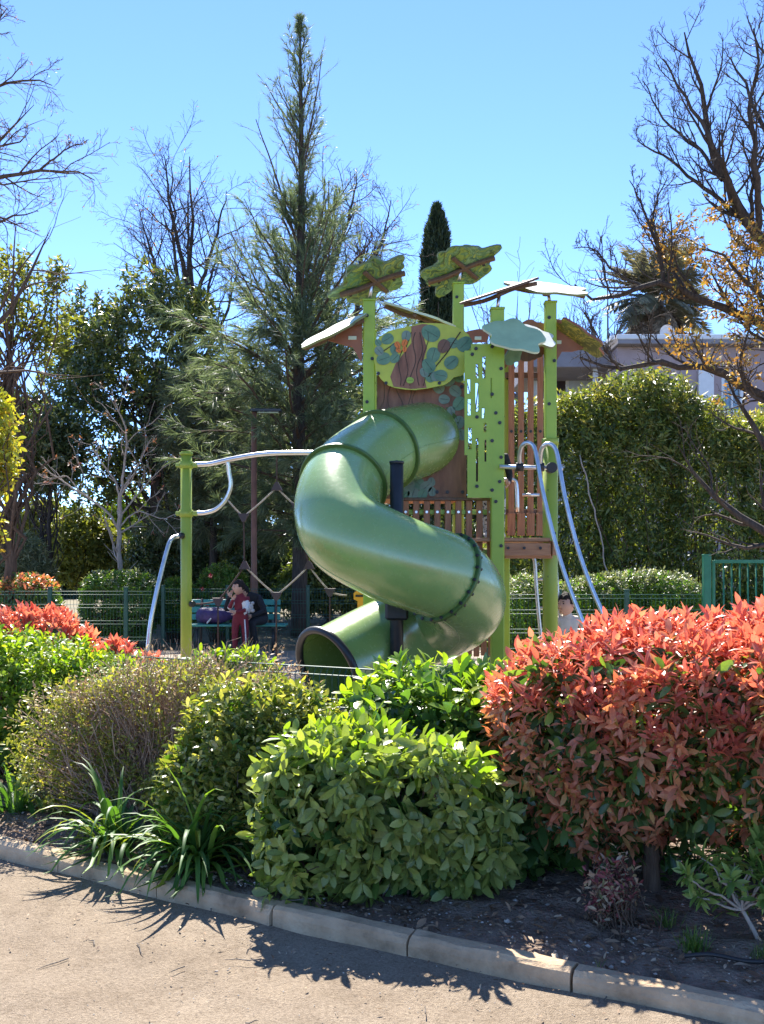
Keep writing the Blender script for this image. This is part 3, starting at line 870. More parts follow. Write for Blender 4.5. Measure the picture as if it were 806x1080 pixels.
# --- tufts of grass
def tuft(label, c, n, L):
    z = float(bed_z(*c))
    o = MB()
    pos = np.c_[c[0] + R.normal(0, .02, n), c[1] + R.normal(0, .02, n), np.full(n, z - .003)]
    ax = np.c_[R.normal(0, .35, (n, 2)), np.ones(n)]
    leaves(o, pos, ax, R.normal(0, 1, (n, 3)), L * R.uniform(.5, 1.2, n), blade_tpl([0, .35, .7, 1], [.022, .022, .015, .003], .35))
    b = o.build('grass_tuft', M['grass'], None, (c[0], c[1], z))
    tag(b, label, 'grass', 'tufts of grass on the bare soil')
tuft('larger grass tuft near the hose at lower right', (1.19, 3.98), 110, .09)
tuft('grass tuft right beside the lower right end of the kerb', (1.42, 3.88), 60, .06)
tuft('thin grass tuft just right of the nandina bush', (1.16, 4.25), 50, .09)
tuft('sparse small grass tuft right against the kerb', (.80, 3.87), 16, .05)

# --- fallen leaves, pebbles, twigs
n = 4200
x = R.uniform(-3.2, 3, n); y = kerb_y(x) + .12 + R.beta(1.1, 1.6, n) * 1.5
o = MB()
leaves(o, np.c_[x, y, bed_z(x, y) + R.uniform(.004, .016, n)], np.c_[R.normal(0, 1, (n, 2)), R.normal(0, .2, n)], np.c_[R.normal(0, .4, (n, 2)), np.ones(n)], R.uniform(.015, .06, n) * np.where(R.random(n) < .25, 1.4, .8), T_LANCE)
n = 500
x = R.uniform(-3, 2, n); y = kerb_y(x) - .02 - R.exponential(.35, n)
leaves(o, np.c_[x, y, np.full(n, .018)], np.c_[R.normal(0, 1, (n, 2)), R.normal(0, .12, n)], np.c_[R.normal(0, .3, (n, 2)), np.ones(n)], R.uniform(.008, .028, n), T_LANCE)
tag(o.build('leaf_litter', M['dead_leaf']), 'dry brown fallen leaves on the soil bed and beside the kerb', 'leaf litter', None, 'stuff')
M['pebble'] = leaf_mat('pebble_stone', [(0, (.20, .16, .12)), (.5, (.36, .30, .24)), (1, (.58, .53, .46))], .85, 0, .2)
ico = np.array([(0, 0, 1), (.9, 0, .1), (.3, .85, .1), (-.7, .5, .1), (-.7, -.5, .1), (.3, -.85, .1), (0, 0, -.9)])
ico[:, 2] *= .55
icf = np.array([(0, 1, 2), (0, 2, 3), (0, 3, 4), (0, 4, 5), (0, 5, 1), (6, 2, 1), (6, 3, 2), (6, 4, 3), (6, 5, 4), (6, 1, 5)])
o = MB()
n1, n2 = 4200, 2600
x = np.r_[R.uniform(-3.0, 2.2, n1), R.uniform(-3, 2.6, n2)]
y = np.r_[kerb_y(x[:n1]) - R.uniform(.0, 2.4, n1), kerb_y(x[n1:]) + .14 + R.uniform(0, .9, n2)]
z = np.r_[.004 + np.zeros(n1), bed_z(x[n1:], y[n1:])]
leaves(o, np.c_[x, y, z], np.c_[R.normal(0, 1, (n1 + n2, 2)), np.zeros(n1 + n2)], np.c_[R.normal(0, .2, (n1 + n2, 2)), np.ones(n1 + n2)], np.r_[R.lognormal(-6.1, .45, n1), R.lognormal(-5.35, .55, n2)] * .9, (ico, icf))
tag(o.build('pebbles', M['pebble']), 'small pale pebbles scattered over path and soil', 'pebbles', None, 'stuff')
o = MB(); n = 70
x = R.uniform(-2.6, 2.2, n); y = kerb_y(x) + np.where(R.random(n) < .6, R.uniform(.15, .9, n), -R.uniform(.03, 1.3, n)); z = np.where(y > kerb_y(x), bed_z(x, y) + .008, .012)
a = R.uniform(0, 6.28, n); L = R.uniform(.03, .16, n)
tubes(o, np.stack([np.c_[x + np.cos(a) * L * t, y + np.sin(a) * L * t + R.normal(0, .006, n), z] for t in (0, .35, .7, 1)], 1), np.tile([.0025, .0025, .002, .001], (n, 1)), 4)
tag(o.build('twigs', M['bark_grey']), 'thin dry twigs dropped over soil and path', 'twigs', None, 'stuff')
# irrigation hose
o = MB()
hp = [P(722, 1040, 3.88), P(745, 1046, 3.86), P(775, 1049, 3.82), P(806, 1051, 3.8), P(850, 1052, 3.78), P(1000, 1055, 3.7)]
hp = catmull(hp, 8); hp[:, 2] = bed_z(hp[:, 0], hp[:, 1]) + .018
pipe(o, hp, .0085, 8)
tag(o.build('irrigation_hose', M['black'], None, hp[0]), 'thin black irrigation hose on the soil, lower right corner', 'hose')

# ------------------------------------------------------------------ play tower with tube slide
def slide_material():
    m, nt, b, out = new_mat('moulded_green_plastic')
    tc = N(nt, "ShaderNodeTexCoord")
    no = N(nt, "ShaderNodeTexNoise", Scale=2.2, Detail=4.0)
    nt.links.new(tc.outputs['Object'], no.inputs['Vector'])
    r = ramp(nt, [(0.3, (.19, .31, .085)), (0.7, (.235, .365, .11))])
    nt.links.new(no.outputs['Fac'], r.inputs[0]); nt.links.new(r.outputs[0], b.inputs['Base Color'])
    n2 = N(nt, "ShaderNodeTexNoise", Scale=30.0, Detail=5.0)
    nt.links.new(tc.outputs['Object'], n2.inputs['Vector'])
    mr = N(nt, "ShaderNodeMapRange"); mr.inputs['To Min'].default_value = .17; mr.inputs['To Max'].default_value = .34
    nt.links.new(n2.outputs['Fac'], mr.inputs['Value']); nt.links.new(mr.outputs[0], b.inputs['Roughness'])
    b.inputs['Specular IOR Level'].default_value = .9; b.inputs['Coat Weight'].default_value = .35; b.inputs['Coat Roughness'].default_value = .2
    bp = N(nt, "ShaderNodeBump", Strength=.06, Distance=.01); n3 = N(nt, "ShaderNodeTexNoise", Scale=9.0, Detail=2.0)
    nt.links.new(tc.outputs['Object'], n3.inputs['Vector']); nt.links.new(n3.outputs['Fac'], bp.inputs['Height']); nt.links.new(bp.outputs[0], b.inputs['Normal'])
    return m
M['slide'] = slide_material()

def print_mat(name, stops, scale=7.0, edge=(.03, .06, .03)):
    """patchy foliage print on a board: flat colour patches with thin dark outlines"""
    m, nt, b, out = new_mat(name)
    tc = N(nt, "ShaderNodeTexCoord")
    no = N(nt, "ShaderNodeTexNoise", Scale=scale, Detail=2.0, Distortion=1.2)
    nt.links.new(tc.outputs['Object'], no.inputs['Vector'])
    lo, hi = .30, .70
    r = ramp(nt, [(lo + (hi - lo) * p, c) for p, c in stops], 'CONSTANT')
    nt.links.new(no.outputs['Fac'], r.inputs[0])
    v2 = N(nt, "ShaderNodeTexVoronoi", Scale=scale * 1.3); v2.feature = 'DISTANCE_TO_EDGE'
    n2 = N(nt, "ShaderNodeTexNoise", Scale=scale, Detail=2.0)
    nt.links.new(tc.outputs['Object'], n2.inputs['Vector']); 
    mxv = N(nt, "ShaderNodeMix", data_type='RGBA'); mxv.inputs[0].default_value = .22
    nt.links.new(tc.outputs['Object'], mxv.inputs[6]); nt.links.new(n2.outputs['Color'], mxv.inputs[7])
    nt.links.new(mxv.outputs[2], v2.inputs['Vector'])
    r2 = ramp(nt, [(0.0, (.45, .5, .45)), (0.03, (1, 1, 1))]); nt.links.new(v2.outputs['Distance'], r2.inputs[0])
    mx = N(nt, "ShaderNodeMix", data_type='RGBA', blend_type='MULTIPLY'); mx.inputs[0].default_value = 1.0
    nt.links.new(r.outputs[0], mx.inputs[6]); nt.links.new(r2.outputs[0], mx.inputs[7])
    nt.links.new(mx.outputs[2], b.inputs['Base Color'])
    b.inputs['Roughness'].default_value = .4
    return m
M['print_green'] = print_mat('printed_leaf_board', [(0, (.06, .12, .05)), (.25, (.20, .29, .06)), (.42, (.10, .21, .09)), (.58, (.18, .31, .15)), (.72, (.06, .14, .08)), (.85, (.30, .38, .08))], 6.5)
M['print_olive'] = print_mat('printed_olive_board', [(0, (.09, .11, .03)), (.3, (.26, .26, .06)), (.5, (.14, .17, .05)), (.7, (.44, .38, .07)), (.9, (.12, .15, .04))], 7)
def flat(name, c, rough=.45, var=.12):
    return noise_mat(name, [(0.3, tuple(x * (1 - var) for x in c)), (0.7, tuple(min(1, x * (1 + var)) for x in c))], 6, rough, .03, rvar=.06)
M['canopy_edge'] = flat('canopy_edge', (.17, .19, .07))
M['pale_board'] = flat('pale_mint_board', (.52, .62, .48))
M['sunlit_white_board'] = flat('sunlit_white_board', (.72, .74, .66))  # white colour stands in for sun on the canopy tops
M['mint_board'] = flat('mint_green_board', (.32, .46, .27))
M['yellowgreen'] = flat('yellow_green_print', (.42, .47, .05))
M['trunk_print'] = noise_mat('trunk_print', [(0.3, (.13, .055, .028)), (.5, (.22, .10, .055)), (0.7, (.28, .14, .08))], 3, .55, .1, 12, (5, 5, 1))
M['leaf_print_a'] = noise_mat('blue_green_leaf_print', [(0.3, (.06, .15, .085)), (0.7, (.14, .26, .15))], 10, .45, 0)
M['leaf_print_b'] = noise_mat('grey_green_leaf_print', [(0.3, (.10, .16, .11)), (0.7, (.20, .27, .20))], 10, .45, 0)
M['leaf_print_c'] = flat('brown_leaf_print', (.14, .07, .035))
M['butterfly'] = flat('orange_print', (.62, .17, .02))
M['vein'] = flat('branch_print', (.05, .03, .015))
M['brown_board'] = noise_mat('brown_board', [(0.3, (.20, .075, .035)), (0.7, (.29, .12, .06))], 4, .5, .05)
M['brown_dark'] = noise_mat('dark_brown_board', [(0.3, (.085, .05, .03)), (0.7, (.14, .085, .05))], 4, .55, .1, 30, (8, 8, 1))
M['yellow_panel'] = flat('orange_yellow_panel', (.72, .36, .02))

TB = np.array([P(455, 600, 10.4)[0], 10.4, 0.])
tower = thing('play_tower', 'green and brown treehouse play tower with spiral tube slide and rope net arm', 'play tower', TB)
S_ = lambda Y: Y / FPX                   # metres per photo pixel at depth Y

# --- slide
sl_ctrl = [P(452, 461, 10.5), P(440, 465, 10.25), P(403, 476, 9.78), P(362, 511, 9.12), P(361, 556, 8.62), P(408, 586, 8.45), P(468, 609, 8.6), P(489, 634, 9.02), P(462, 655, 9.42), P(408, 674, 9.42), P(346, 707, 8.98)]
sp = catmull(sl_ctrl, 12)
RT = .365
slide = thing('slide', None, None, TB); del slide['label'], slide['category']
slide.parent = tower; slide.location = (0, 0, 0); BASE[slide.name] = TB
cuts = [0, 24, 36, 72, len(sp) - 1]
for a, b_ in zip(cuts[:-1], cuts[1:]):
    mb = MB(); pipe(mb, sp[a:b_ + 1], RT, 40, 0, False)
    o = mb.build('tube_section', M['slide'], slide)
t_, u_, w_ = frames(sp)
def ring_pts(i, r, n=48):
    a = np.linspace(0, 2 * np.pi, n + 1)
    return sp[i] + r * (u_[i] * np.cos(a)[:, None] + w_[i] * np.sin(a)[:, None])
def disc_ring(mb, i, r0, r1, th, mat=0, n=48):
    a = np.linspace(0, 2 * np.pi, n, endpoint=False)
    dirs = u_[i] * np.cos(a)[:, None] + w_[i] * np.sin(a)[:, None]
    prof = [(r0, -th), (r1 - .006, -th), (r1, -th + .006), (r1, th - .006), (r1 - .006, th), (r0, th)]
    v = np.stack([sp[i] + dirs * r + t_[i] * h for r, h in prof], 1)
    k = len(prof); ii = np.arange(n * k).reshape(n, k); jj = np.roll(ii, -1, 0)
    f = np.stack([ii, jj, np.roll(jj, -1, 1), np.roll(ii, -1, 1)], -1).reshape(-1, 4)
    mb.add(v, f[:, ::-1], mat, False)
for i, bolts in ((24, False), (36, False), (72, True)):
    mb = MB(); disc_ring(mb, i, RT - .004, RT + .033, .016)
    if bolts:
        for a in np.arange(0, 6.28, 2 * np.pi / 22):
            d = u_[i] * math.cos(a) + w_[i] * math.sin(a)
            rod(mb, sp[i] + d * (RT + .018) - t_[i] * .03, sp[i] + d * (RT + .018) + t_[i] * .03, .014, 8, 1)
    mb.build('flange', [M['flange'], M['black']], slide)
mb = MB(); disc_ring(mb, 4, RT - .004, RT + .03, .012)
for a in np.arange(0, 6.28, 2 * np.pi / 26):
    d = u_[4] * math.cos(a) + w_[4] * math.sin(a)
    rod(mb, sp[4] + d * (RT + .015) - t_[4] * .02, sp[4] + d * (RT + .015) + t_[4] * .02, .009, 6, 1)
mb.build('flange', [M['flange'], M['flange']], slide)
mb = MB(); pipe(mb, ring_pts(len(sp) - 1, RT + .008, 56), .034, 12, 0, False)
mb.build('exit_lip', M['dark_post'], slide)
# seam line along the mouldings
mb = MB()
for sgn in (1, -1):
    ln = sp + sgn * (w_ * RT * .999)
    pipe(mb, ln[2:-1], .0035, 6)
mb.build('seam', M['slide'], slide)

# charcoal support post and clamp
pc = P(418.5, 600, 8.98); X0 = pc[0]
mb = MB(); rod(mb, (X0, 8.98, -.05), (X0, 8.98, P(0, 489, 8.98)[2]), .058, 20)
rod(mb, (X0, 8.98, P(0, 489, 8.98)[2]), (X0, 8.98, P(0, 486.5, 8.98)[2]), .064, 20)
rod(mb, (X0, 8.98, P(0, 486.5, 8.98)[2]), (X0, 8.98, P(0, 485.5, 8.98)[2]), .014, 10)
sup = mb.build('support_post', M['dark_post'], tower)
mb = MB(); z1, z0 = P(0, 626, 8.95)[2], P(0, 655, 8.95)[2]
box(mb, (X0, 8.96, (z0 + z1) / 2 - .02), (.20, .17, z1 - z0 - .06), bev=.02); box(mb, (X0 + .02, 8.98, (z0 + z1) / 2 + .07), (.15, .14, .12), bev=.02)
box(mb, (X0 + .19, 8.93, P(0, 641, 8.9)[2]), (.20, .05, .035), bev=.008); box(mb, (X0 + .26, 8.9, P(0, 641, 8.9)[2] + .01), (.05, .09, .10), bev=.01)
mb.build('clamp', M['black'], sup)

# --- posts
def post(px, Y, ptop, pbot=None, w=.118, low=True, joint=None):
    c = P(px, CPY, Y); top = P(px, ptop, Y)[2]
    mb = MB()
    zj = P(px, joint, Y)[2] if joint else 0
    if joint:
        box(mb, (c[0], Y, (top + zj) / 2), (w, w, top - zj), 0, .008)
        rod(mb, (c[0], Y, -.05), (c[0], Y, zj), .074, 24, 1)
        rod(mb, (c[0], Y, zj - .05), (c[0], Y, zj + .012), .084, 24, 1)
    else:
        box(mb, (c[0], Y, top / 2), (w, w, top), 0, .01)
    box(mb, (c[0], Y, top + .006), (w + .012, w + .012, .022), 0, .005)
    # bolt heads on the faces towards the path
    zs = np.arange(top - .15, 1.2, -.42)
    for k, z in enumerate(zs):
        rod(mb, (c[0] + (.03 if k % 2 else -.02), Y - w / 2 + .004, z), (c[0] + (.03 if k % 2 else -.02), Y - w / 2 - .012, z), .017, 8, 2)
    return mb.build('post', [M['post_green'], M['post_olive'], M['black']], tower)
post(389.5, 10.2, 318); post(483.5, 11.3, 300); post(524.5, 9.95, 327, w=.125); post(580.5, 10.2, 320, w=.11, joint=464)
post(532, 11.45, 345, w=.11); post(392, 11.45, 350, w=.11)

# --- brown back wall behind the slide mouth, with engraved bark lines
mb = MB(); Yw = 10.26
c0, c1 = P(398, 345, Yw), P(492, 526, Yw)
ol = [P(398, 526, Yw), P(492, 526, Yw), P(492, 405, Yw), P(470, 398, Yw), P(450, 352, Yw), P(440, 346, Yw), P(412, 350, Yw), P(402, 362, Yw), P(398, 380, Yw)]
o2 = np.array([[q[0], q[2]] for q in ol])
plate(mb, o2, (0, Yw, 0), (1, 0, 0), (0, 0, 1), .03, 0)
mb.f[-1] = mb.f[-1]
rl = np.random.default_rng(3)
for k, px in enumerate((404, 412, 421, 430, 439)):
    pts = [P(px + 3.5 * math.sin(j * 1.3 + k * 2) + rl.normal(0, 1), 352 + j * 10, Yw - .002) for j in range(9)]
    pipe(mb, catmull(pts, 4), .004, 5, 1)
def print_leaf(mb, px, py, Y, rpx, mat, ang=None, asp=.85):
    a = np.linspace(0, 2 * np.pi, 20, endpoint=False)
    an = rl.uniform(0, 6.28) if ang is None else ang
    s = S_(Y); c = P(px, py, Y)
    r = 1 - .12 * np.cos(a) ** 3
    x = rpx * s * r * np.cos(a); z = rpx * s * asp * r * np.sin(a)
    X = x * math.cos(an) - z * math.sin(an); Z = x * math.sin(an) + z * math.cos(an)
    plate(mb, np.c_[X, Z], c, (1, 0, 0), (0, 0, 1), .0015, mat)
    d = np.array([math.cos(an), 0, math.sin(an)]) * rpx * s * .85
    pipe(mb, [c - d + [0, -.0012, 0], c + d * .8 + [0, -.0012, 0]], .0012, 4, 4)
dep = 0
for (px, py, r) in [(463, 409, 7), (474, 401, 7), (484, 398, 6), (480, 412, 7), (468, 421, 6), (485, 425, 8), (484, 446, 7), (487, 458, 6), (479, 388, 6), (476, 433, 5),
                    (430, 512, 7), (440, 509, 8), (449, 514, 7), (436, 520, 7), (446, 521, 6), (455, 509, 5), (456, 519, 5), (427, 521, 5)]:
    dep += 1
    print_leaf(mb, px, py, Yw - .004 - .0022 * (dep % 4), r, 2 if dep % 3 else 3)
for px, py in [(404, 519), (472, 519), (488, 519), (461, 519), (404, 395), (404, 440), (487, 408)]:
    q = P(px, py, Yw); rod(mb, q, q + [0, -.016, 0], .018, 8, 5)
mb.build('bark_wall', [M['trunk_print'], M['brown_dark'], M['leaf_print_b'], M['leaf_print_a'], M['vein'], M['black']], tower)

# --- oval leaf panel
mb = MB(); Yo = 10.08
zz_ = [(213, 265), (216, 250), (224, 236), (245, 222), (270, 216), (300, 209), (325, 203), (345, 203), (372, 204), (400, 210), (422, 219), (436, 231), (444, 248), (446, 265), (442, 280), (437, 297), (428, 316), (418, 327), (400, 331), (390, 342), (378, 349), (340, 357), (310, 361), (285, 360), (262, 356), (245, 350), (228, 335), (216, 315), (212, 290)]
fo = lambda x, y, Y: P(300 + x / 2.239, 250 + y / 2.239, Y)
ol = np.array([[fo(x, y, Yo)[0], fo(x, y, Yo)[2]] for x, y in zz_])
plate(mb, ol, (0, Yo, 0), (1, 0, 0), (0, 0, 1), .02, 0)
st = [(300, 211), (326, 205), (338, 206), (330, 240), (337, 262), (326, 300), (331, 336), (336, 356), (300, 359), (258, 353), (250, 330), (262, 300), (281, 275), (300, 250)]
plate(mb, np.array([[fo(x, y, Yo)[0], fo(x, y, Yo)[2]] for x, y in st]), (0, Yo - .002, 0), (1, 0, 0), (0, 0, 1), .0015, 1)
for k, px in enumerate((270, 284, 300, 314, 326)):
    pts = [fo(px + 5 * math.sin(j * 1.2 + k * 1.7) + (7 - j) * 1.5, 225 + j * 18, Yo - .004) for j in range(8)]
    pipe(mb, catmull(pts, 4), .0035, 5, 4)
pipe(mb, catmull([fo(416, 224, Yo - .005), fo(398, 250, Yo - .005), fo(385, 272, Yo - .005), fo(362, 300, Yo - .005), fo(340, 330, Yo - .005)], 5), .006, 5, 4)
pipe(mb, catmull([fo(225, 275, Yo - .005), fo(245, 262, Yo - .005), fo(262, 250, Yo - .005)], 5), .005, 5, 4)
for k, (x, y, r, m_) in enumerate([(348, 228, 23, 2), (352, 277, 19, 2), (342, 305, 18, 2), (377, 256, 17, 5), (398, 250, 15, 2), (424, 254, 20, 2), (393, 297, 18, 2), (371, 327, 16, 2), (345, 331, 14, 2), (358, 330, 12, 3), (236, 287, 17, 2), (223, 268, 12, 3), (245, 240, 15, 2), (262, 262, 14, 2), (288, 232, 13, 3), (222, 250, 9, 2), (262, 285, 13, 2), (330, 318, 12, 3)]):
    q = fo(x, y, 1); print_leaf(mb, 300 + x / 2.239, 250 + y / 2.239, Yo - .006 - .0024 * (k % 4), r / 2.239, m_)
for (dx, dy, a, l) in [(-9, -2, .5, 9), (8, -7, -.4, 9), (-7, 11, 1.0, 7), (8, 8, -.1, 7)]:
    print_leaf(mb, 300 + (276 + dx) / 2.239, 250 + (256 + dy) / 2.239, Yo - .017, l / 2.239, 6, a + 1.57, .75)
print_leaf(mb, 300 + 296 / 2.239, 250 + 338 / 2.239, Yo - .01, 4, 7)
for x, y in [(222, 322), (437, 300), (366, 345), (240, 345)]:
    q = fo(x, y, Yo); rod(mb, q, q + [0, -.016, 0], .016, 8, 8)
mb.build('leaf_panel', [M['yellowgreen'], M['trunk_print'], M['leaf_print_a'], M['leaf_print_b'], M['vein'], M['leaf_print_c'], M['butterfly'], M['post_green'], M['black']], tower)

# --- lime slotted panel
mb = MB(); Ys = 9.9
a0, a1 = P(491, 525, Ys), P(531, 362, Ys)
slots = [(493, 496, 400, 415), (501.5, 504.5, 404, 434), (502, 504.5, 384, 399), (509, 512, 376, 399), (493.5, 496.5, 421, 438), (494, 497.5, 451, 474), (502, 504.5, 462, 508), (510, 513, 446, 456), (511, 513, 464, 487), (508.5, 511, 430, 441), (517.5, 519, 399, 420)]
W = lambda px: P(px, 0, Ys)[0]
Z = lambda py: P(0, py, Ys)[2]
us = [W(490), W(531.5)] + [W(s[0]) for s in slots] + [W(s[1]) for s in slots]
vs = [Z(525), Z(363)] + [Z(s[2]) for s in slots] + [Z(s[3]) for s in slots] + [Z(368), Z(480), Z(370)]
us += [W(493), W(497)]
def keep(u, v):
    for s in slots:
        if W(s[0]) < u < W(s[1]) and Z(s[3]) < v < Z(s[2]): return False
    if u < W(493) and v < Z(480): return False
    if u < W(497) and v > Z(370): return False
    return True
grid_plate(mb, us, vs, keep, np.array([0, Ys - .012, 0]), (1, 0, 0), (0, 0, 1), .024)
for px, py in [(502, 368), (519, 366), (503, 440), (527, 446), (519, 465), (527, 508), (503, 513), (519, 517), (519, 416), (498, 374)]:
    q = P(px, py, Ys); rod(mb, q, q + [0, -.026, 0], .017, 8, 1)
mb.build('slotted_panel', [M['post_green'], M['black']], tower)

# --- floors
mb = MB()
zd = P(0, 567, 9.95)[2]
xL, xR = P(420, 0, 10.2)[0], P(580, 0, 10.0)[0]
for k in range(10):
    box(mb, ((xL + xR) / 2, 10.02 + k * .145, zd - .02), (xR - xL, .138, .038), 0, .006)
box(mb, ((P(531, 0, 9.9)[0] + xR) / 2, 9.94, zd - .115), (xR - P(531, 0, 9.9)[0], .04, .125), 0, .006)
box(mb, ((P(531, 0, 9.9)[0] + xR) / 2 + .02, 10.0, zd - .185), (xR - P(531, 0, 9.9)[0], .10, .03), 0, .006)
box(mb, (xR + .03, 10.65, zd - .1), (.04, 1.5, .14), 0, .006)
for px in (536, 553, 570):
    q = P(px, 578, 9.91); rod(mb, q, q + [0, -.02, 0], .014, 8, 1)
mb.build('deck', [M['wood_deck'], M['black']], tower)
mb = MB(); zu = 2.2
x0, x1 = P(399, 0, 10.3)[0], P(492, 0, 10.3)[0]
for k in range(8): box(mb, ((x0 + x1) / 2, 10.38 + k * .145, zu - .02), (x1 - x0, .138, .038), 0, .006)
mb.build('deck', [M['wood_deck'], M['black']], tower)

# --- slat barriers
def slats(name, px0, px1, Y, ptop, pbot, n, wpx, rails, mat='wood', bolt_rows=(), th=.028, label=None, railmat=1):
    mb = MB()
    for k in range(n):
        px = px0 + (px1 - px0) * k / (n - 1)
        a, b_ = P(px, pbot, Y), P(px, ptop, Y)
        box(mb, ((a[0] + b_[0]) / 2, Y + R.normal(0, .002), (a[2] + b_[2]) / 2 + R.normal(0, .003)), (wpx * S_(Y), th, b_[2] - a[2]), 0, .006)
        for py, m_ in bolt_rows:
            q = P(px, py, Y - th / 2); rod(mb, q, q + [0, -.012, 0], .013 if m_ == 2 else .016, 8, m_)
    for py, h in rails:
        a, b_ = P(px0 - wpx, py, Y), P(px1 + wpx * .8, py, Y)
        box(mb, ((a[0] + b_[0]) / 2, Y + th / 2 + .02, a[2]), (b_[0] - a[0], .036, h), railmat, .006)
    return mb.build(name, [M[mat], M['post_green'], M['steel'], M['black'], M['brown_dark']], tower, label=label)
slats('slat_barrier', 428, 517, 10.1, 527.5, 592, 9, 6.6, [(540, .05), (582, .05)], bolt_rows=[(540, 2)])
mb = MB(); a, b_ = P(423, 527, 10.08), P(521, 527, 10.08)
box(mb, ((a[0] + b_[0]) / 2, 10.1, a[2] + .005), (b_[0] - a[0], .075, .03), 0, .008); mb.build('handrail', M['brown_dark'], tower)
slats('tall_slats', 539.5, 570, 11.3, 374, 563, 4, 6.2, [(395, .06), (540, .06)], bolt_rows=[(455, 3), (551, 3)], railmat=4)
mb = MB()
for px in (539.5, 549.7, 559.9, 570):
    a, b_ = P(px, 565, 11.26), P(px, 541, 11.26)
    box(mb, (a[0], 11.26, (a[2] + b_[2]) / 2), (8.3 * S_(11.26), .024, b_[2] - a[2]), 0, .006)
mb.build('slat_foot', M['wood'], tower)
slats('lower_slat_wall', 395, 518, 10.62, 607, 692, 17, 6.0, [(612, .06), (680, .06)], bolt_rows=[])

# --- brown fascia boards
def board(name, zz, sc, ox, oy, Y, mats, th=.03, holes=None):
    o2 = np.array([[P(ox + x / sc, oy + y / sc, Y)[0], P(ox + x / sc, oy + y / sc, Y)[2]] for x, y in zz])
    mb = MB(); plate(mb, o2, (0, Y, 0), (1, 0, 0), (0, 0, 1), th, 0)
    for (x, y, w) in (holes or []):
        q = P(ox + x / sc, oy + y / sc, Y)
        box(mb, q + [0, -.003, 0], (w, .01, .035), 1, .003)
    return mb.build(name, mats, tower)
board('fascia_board', [(205, 455), (240, 452), (290, 410), (300, 340), (322, 327), (345, 325), (365, 338), (385, 338), (400, 345), (445, 322), (490, 330), (525, 352), (560, 380), (588, 432), (575, 455), (530, 468), (480, 468), (455, 510), (440, 492), (400, 480), (360, 505), (330, 512), (300, 500), (255, 490), (240, 530), (205, 560)], 4.242, 480, 260, 10.32, [M['brown_board'], M['pale_board']], .03, [(460, 428, .07)])
board('fascia_board', [(305, 322), (305, 532), (290, 520), (275, 490), (263, 470), (230, 462), (190, 450), (150, 440), (165, 420), (200, 396), (250, 356)], 4.242, 310, 255, 10.18, [M['brown_board'], M['pale_board']], .03, [(262, 430, .08)])
board('fascia_board', [(40, 460), (40, 385), (70, 375), (110, 368), (135, 372), (150, 400), (140, 425), (60, 430)], 4.242, 480, 260, 10.9, [M['brown_board'], M['pale_board']], .03, [(103, 410, .07)])
board('fascia_board', [(290, 500), (300, 470), (380, 470), (390, 490), (330, 512), (305, 512)], 4.242, 480, 260, 10.25, [M['brown_dark'], M['pale_board']])

# --- leaf shaped canopies
def lobed(L, Wd, seed, k=5, amp=.13, n=64):
    r = np.random.default_rng(seed); a = np.linspace(0, 2 * np.pi, n, endpoint=False)
    rr = 1 + amp * np.cos(k * a + r.uniform(0, 6)) + amp * .6 * np.cos((k + 3) * a + r.uniform(0, 6)) - .06
    return np.c_[L / 2 * np.cos(a) * rr, Wd / 2 * np.sin(a) * rr]
def canopy(px, py, Y, L, ua, Wd, va, top, bot, seed, side=None, k=5, amp=.13, rib=True, stem=None, th=.022, bolts=0, label=None):
    mb = MB(); c = P(px, py, Y); ua = nrm(np.array(ua, float)); va = np.array(va, float); va = nrm(va - va.dot(ua) * ua)
    n = np.cross(ua, va)
    if n[2] < 0: va = -va; n = -n
    plate(mb, lobed(L, Wd, seed, k, amp), c + n * th / 2, ua, va, th, 0, 2, 1)
    if rib:
        for s_, off in ((1, 0),):
            q = c - n * (th / 2 + .022)
            pts = [q + ua * L * x + n * .012 * math.sin(x * 9) for x in np.linspace(-.43, .45, 9)]
            for i in range(8):
                mid = (pts[i] + pts[i + 1]) / 2; d = nrm(pts[i + 1] - pts[i])
                rot = np.stack([d, nrm(np.cross(n, d)), np.cross(d, nrm(np.cross(n, d)))], 1)
                box(mb, mid, (np.linalg.norm(pts[i + 1] - pts[i]) + .006, .05, .04), 3, .006, rot)
            d = nrm(va + ua * .5); rot = np.stack([d, nrm(np.cross(n, d)), n], 1)
            box(mb, c - n * (th / 2 + .018) + ua * .06 * L, (Wd * .8, .045, .03), 3, .006, rot)
    for i in range(bolts):
        q = c + ua * L * (-.3 + .6 * i / max(1, bolts - 1)) + va * .04
        rod(mb, q - n * .05, q + n * (th / 2 + .012), .016, 8, 4)
    if stem:
        rod(mb, c - n * .03, P(stem[0], stem[1], stem[2]), .017, 8, 5)
    return mb.build('leaf_canopy', [top, bot, side or M['canopy_edge'], M['brown_dark'], M['black'], M['steel']], tower, label=label)
canopy(391, 297, 10.15, .76, (.93, .1, .36), .60, (.1, -.8, .38), M['print_green'], M['print_green'], 1, stem=(389.5, 318, 10.2), bolts=3, amp=.16)
canopy(485, 283, 11.25, .86, (.93, 0, .36), .66, (0, -.8, .42), M['print_green'], M['print_green'], 2, stem=(483.5, 300, 11.3), bolts=3, amp=.16)
canopy(350, 349.5, 10.1, .72, (.89, 0, .45), .42, (.1, -.93, -.36), M['pale_board'], M['brown_board'], 3, amp=.08, label='leaf canopy with sunlit top painted pale, tilted down over the left corner')  # pale top board stands in for sun on this canopy
canopy(441, 331.5, 10.5, .80, (.95, 0, -.31), .42, (0, -.96, -.13), M['print_olive'], M['print_olive'], 4, amp=.09, side=M['pale_board'])
